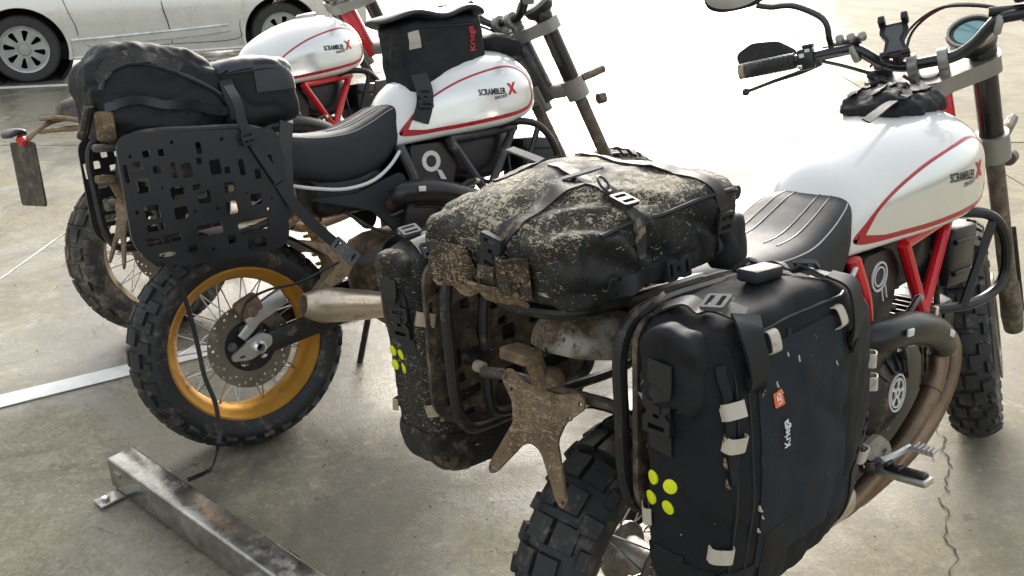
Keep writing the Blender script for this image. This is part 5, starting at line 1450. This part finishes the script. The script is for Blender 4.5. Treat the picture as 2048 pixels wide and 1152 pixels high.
# ------------------------------------------------------------------ parked car
car = ob('parked_car', None, label='silver-white sedan parked behind the bikes at top left', cat='car')
car.location = (-4.31, 8.28, 0); car.rotation_euler.z = .38
WB, WR = 2.27, .292
def arch(x):
    z = .175
    for c in (0, WB):
        q = .365 ** 2 - (x - c) ** 2
        if q > 0: z = max(z, .29 + math.sqrt(q)) if True else z
    return z
xs = []
x = -.80
while x < 3.10:
    xs.append(x); x += .025
rings = []
for x in xs:
    z0 = min(arch(x), .66); e = max(0, (abs(x - 1.3) - 1.55) / .55)
    pin = .10 * e ** 2; zt = .93 - .05 * e - (.10 * max(0, (x - 2.2) / 1.1))
    ring = []
    K = 12
    for k in range(K + 1):
        z = z0 + (zt - z0) * k / K
        y = .030 - .085 * math.exp(-((z - .56) / .30) ** 2) + .07 * max(0, (z - .80) / .15) ** 2 - .012 * math.exp(-((z - .34) / .05) ** 2) + pin
        ring.append(Vector((x, y, z)))
    for k in range(K + 1):
        z = zt + (z0 - zt) * k / K
        y = 1.60 - (.030 - .085 * math.exp(-((z - .56) / .30) ** 2) + .07 * max(0, (z - .80) / .15) ** 2 + pin)
        ring.append(Vector((x, y, z)))
    rings.append(ring)
g = G(); loft(g, rings); body = mk('car_body', g, M['carpaint'], car, 40)
for c in (0, WB):
    g = G(); tube(g, [(c + .372 * math.cos(R(a)), -.030 if 40 < a < 140 else -.024, .29 + .372 * math.sin(R(a))) for a in range(-16, 197, 8)], .014, 8, 2); mk('arch_lip', g, M['carpaint'], body)
    g = G(); lathe(g, [(.40, .03), (.375, .06), (.372, .35), (0, .36)], (c, -.02, .30), (0, 1, 0), 40, cap=False); mk('arch_lining', g, M['well'], body)
gg = G(); box(gg, (1.3, .80, .24), (3.5, 1.36, .16), None, .03); mk('underbody', gg, M['well'], car)
# greenhouse
g = G(); gr = []
for x, zt, y0 in ((-.62, .90, .12), (-.30, 1.20, .22), (.15, 1.40, .27), (.9, 1.46, .28), (1.5, 1.42, .28), (2.1, 1.12, .22), (2.45, .86, .12)):
    gr.append([Vector((x, .06, .86)), Vector((x, .10 + (y0 - .12) * .4, .88 + (zt - .88) * .5)), Vector((x, y0, zt)), Vector((x, 1.54 - y0, zt)), Vector((x, 1.44 - (y0 - .12) * .4, .88 + (zt - .88) * .5)), Vector((x, 1.48, .86))])
loft(g, gr); mk('cabin_glass', g, M['glass'], car, 30)
g = G(); box(g, (.72, .77, 1.452), (1.5, 1.02, .045), (0, -.03, 0), .02); mk('roof', g, M['carpaint'], car)
def side_y(z): return .030 - .085 * math.exp(-((z - .56) / .30) ** 2) + .07 * max(0, (z - .80) / .15) ** 2 - .012 * math.exp(-((z - .34) / .05) ** 2)
def sideline(nm, pts, rad, mat):
    g = G(); tube(g, [(x * .89, side_y(z) - .001, z) for x, z in pts], rad, 6, 4); mk(nm, g, M[mat], body)
sideline('door_gap', [(1.35, .92), (1.35, .62), (1.385, .45), (1.40, .27)], .0045, 'well')
sideline('door_gap', [(.38, .92), (.43, .72), (.50, .50), (.62, .28), (1.40, .265)], .0035, 'well')
sideline('door_gap', [(1.41, .265), (2.05, .275), (2.10, .40), (2.14, .70), (2.16, .92)], .0035, 'well')
sideline('side_moulding', [(.44, .352), (.9, .368), (1.4, .388), (1.98, .415)], .012, 'chrome_trim')
sideline('sill_crease', [(.95, .30), (1.4, .315), (1.8, .335), (2.0, .355)], .004, 'hubcap')
sideline('sill_trim', [(.40, .19), (1.0, .185), (1.6, .185), (2.14, .19)], .016, 'carpaint')
for c in (0, WB):
    for yy in (.09, 1.51):
        sgn = 1 if yy < .8 else -1
        g = G(); pr = [(.20, -.085), (.235, -.095), (.272, -.092), (.288, -.075), (.292, -.04), (.292, .04), (.288, .075), (.272, .092), (.235, .095), (.20, .085)]
        lathe(g, pr, (c, yy, .292), (0, 1, 0), 48, cap=False); wl = mk('wheel', g, M['cartyre'], car)
        g = G(); lathe(g, [(.0, .06), (.205, .06), (.205, -.07), (.198, -.072)], (c, yy, .292), (0, sgn, 0), 40, cap=False); mk('wheel_disc', g, M['well'], wl)
        g = G(); holes = []
        for k in range(8):
            a = 2 * math.pi * k / 8 + .2
            holes.append([(p[0] * math.cos(a) - p[1] * math.sin(a), p[0] * math.sin(a) + p[1] * math.cos(a)) for p in round_poly([(.075, -.008), (.160, -.028), (.170, 0), (.160, .028), (.075, .008)], .01, 2)])
        plate(g, circ2(0, 0, .203, 48), holes, .012, frame_mat((c, yy - sgn * .078, .292), (0, 1, 0)))
        lathe(g, [(.055, 0), (.045, .012), (0, .016)], (c, yy - sgn * .084, .292), (0, -sgn, 0), 24); lathe(g, [(.190, -.004), (.207, .0), (.203, .014), (.186, .008)], (c, yy - sgn * .080, .292), (0, -sgn, 0), 48, closed=True)
        mk('hubcap', g, M['hubcap'], wl)

# ------------------------------------------------------------------ loose grit on the concrete
rd = random.Random(12); g = G()
def pebble(g, c, r):
    vs = []
    for a, b_, d_ in ((1, 0, 0), (-1, 0, 0), (0, 1, 0), (0, -1, 0), (0, 0, 1), (0, 0, -1)):
        k = r * rd.uniform(.6, 1.2); vs.append(Vector(c) + Vector((a * k * 1.3, b_ * k, d_ * k * .7)))
    g.add(vs, [[0, 2, 4], [2, 1, 4], [1, 3, 4], [3, 0, 4], [2, 0, 5], [1, 2, 5], [3, 1, 5], [0, 3, 5]])
for _ in range(900):
    yy = 1.55 + 4.5 * rd.random() ** 1.6; xx = rd.uniform(-.78, .78) * yy + rd.uniform(-.1, .1)
    r_ = .0012 + .0035 * rd.random() ** 4
    pebble(g, (xx, yy, .003 + r_ * .4), r_)
mk('grit', g, pmat('grit_stone', (.20, .18, .14), .9, var=.5, vs=40), smooth=0, kind='stuff', label='fine loose grit scattered over the concrete')
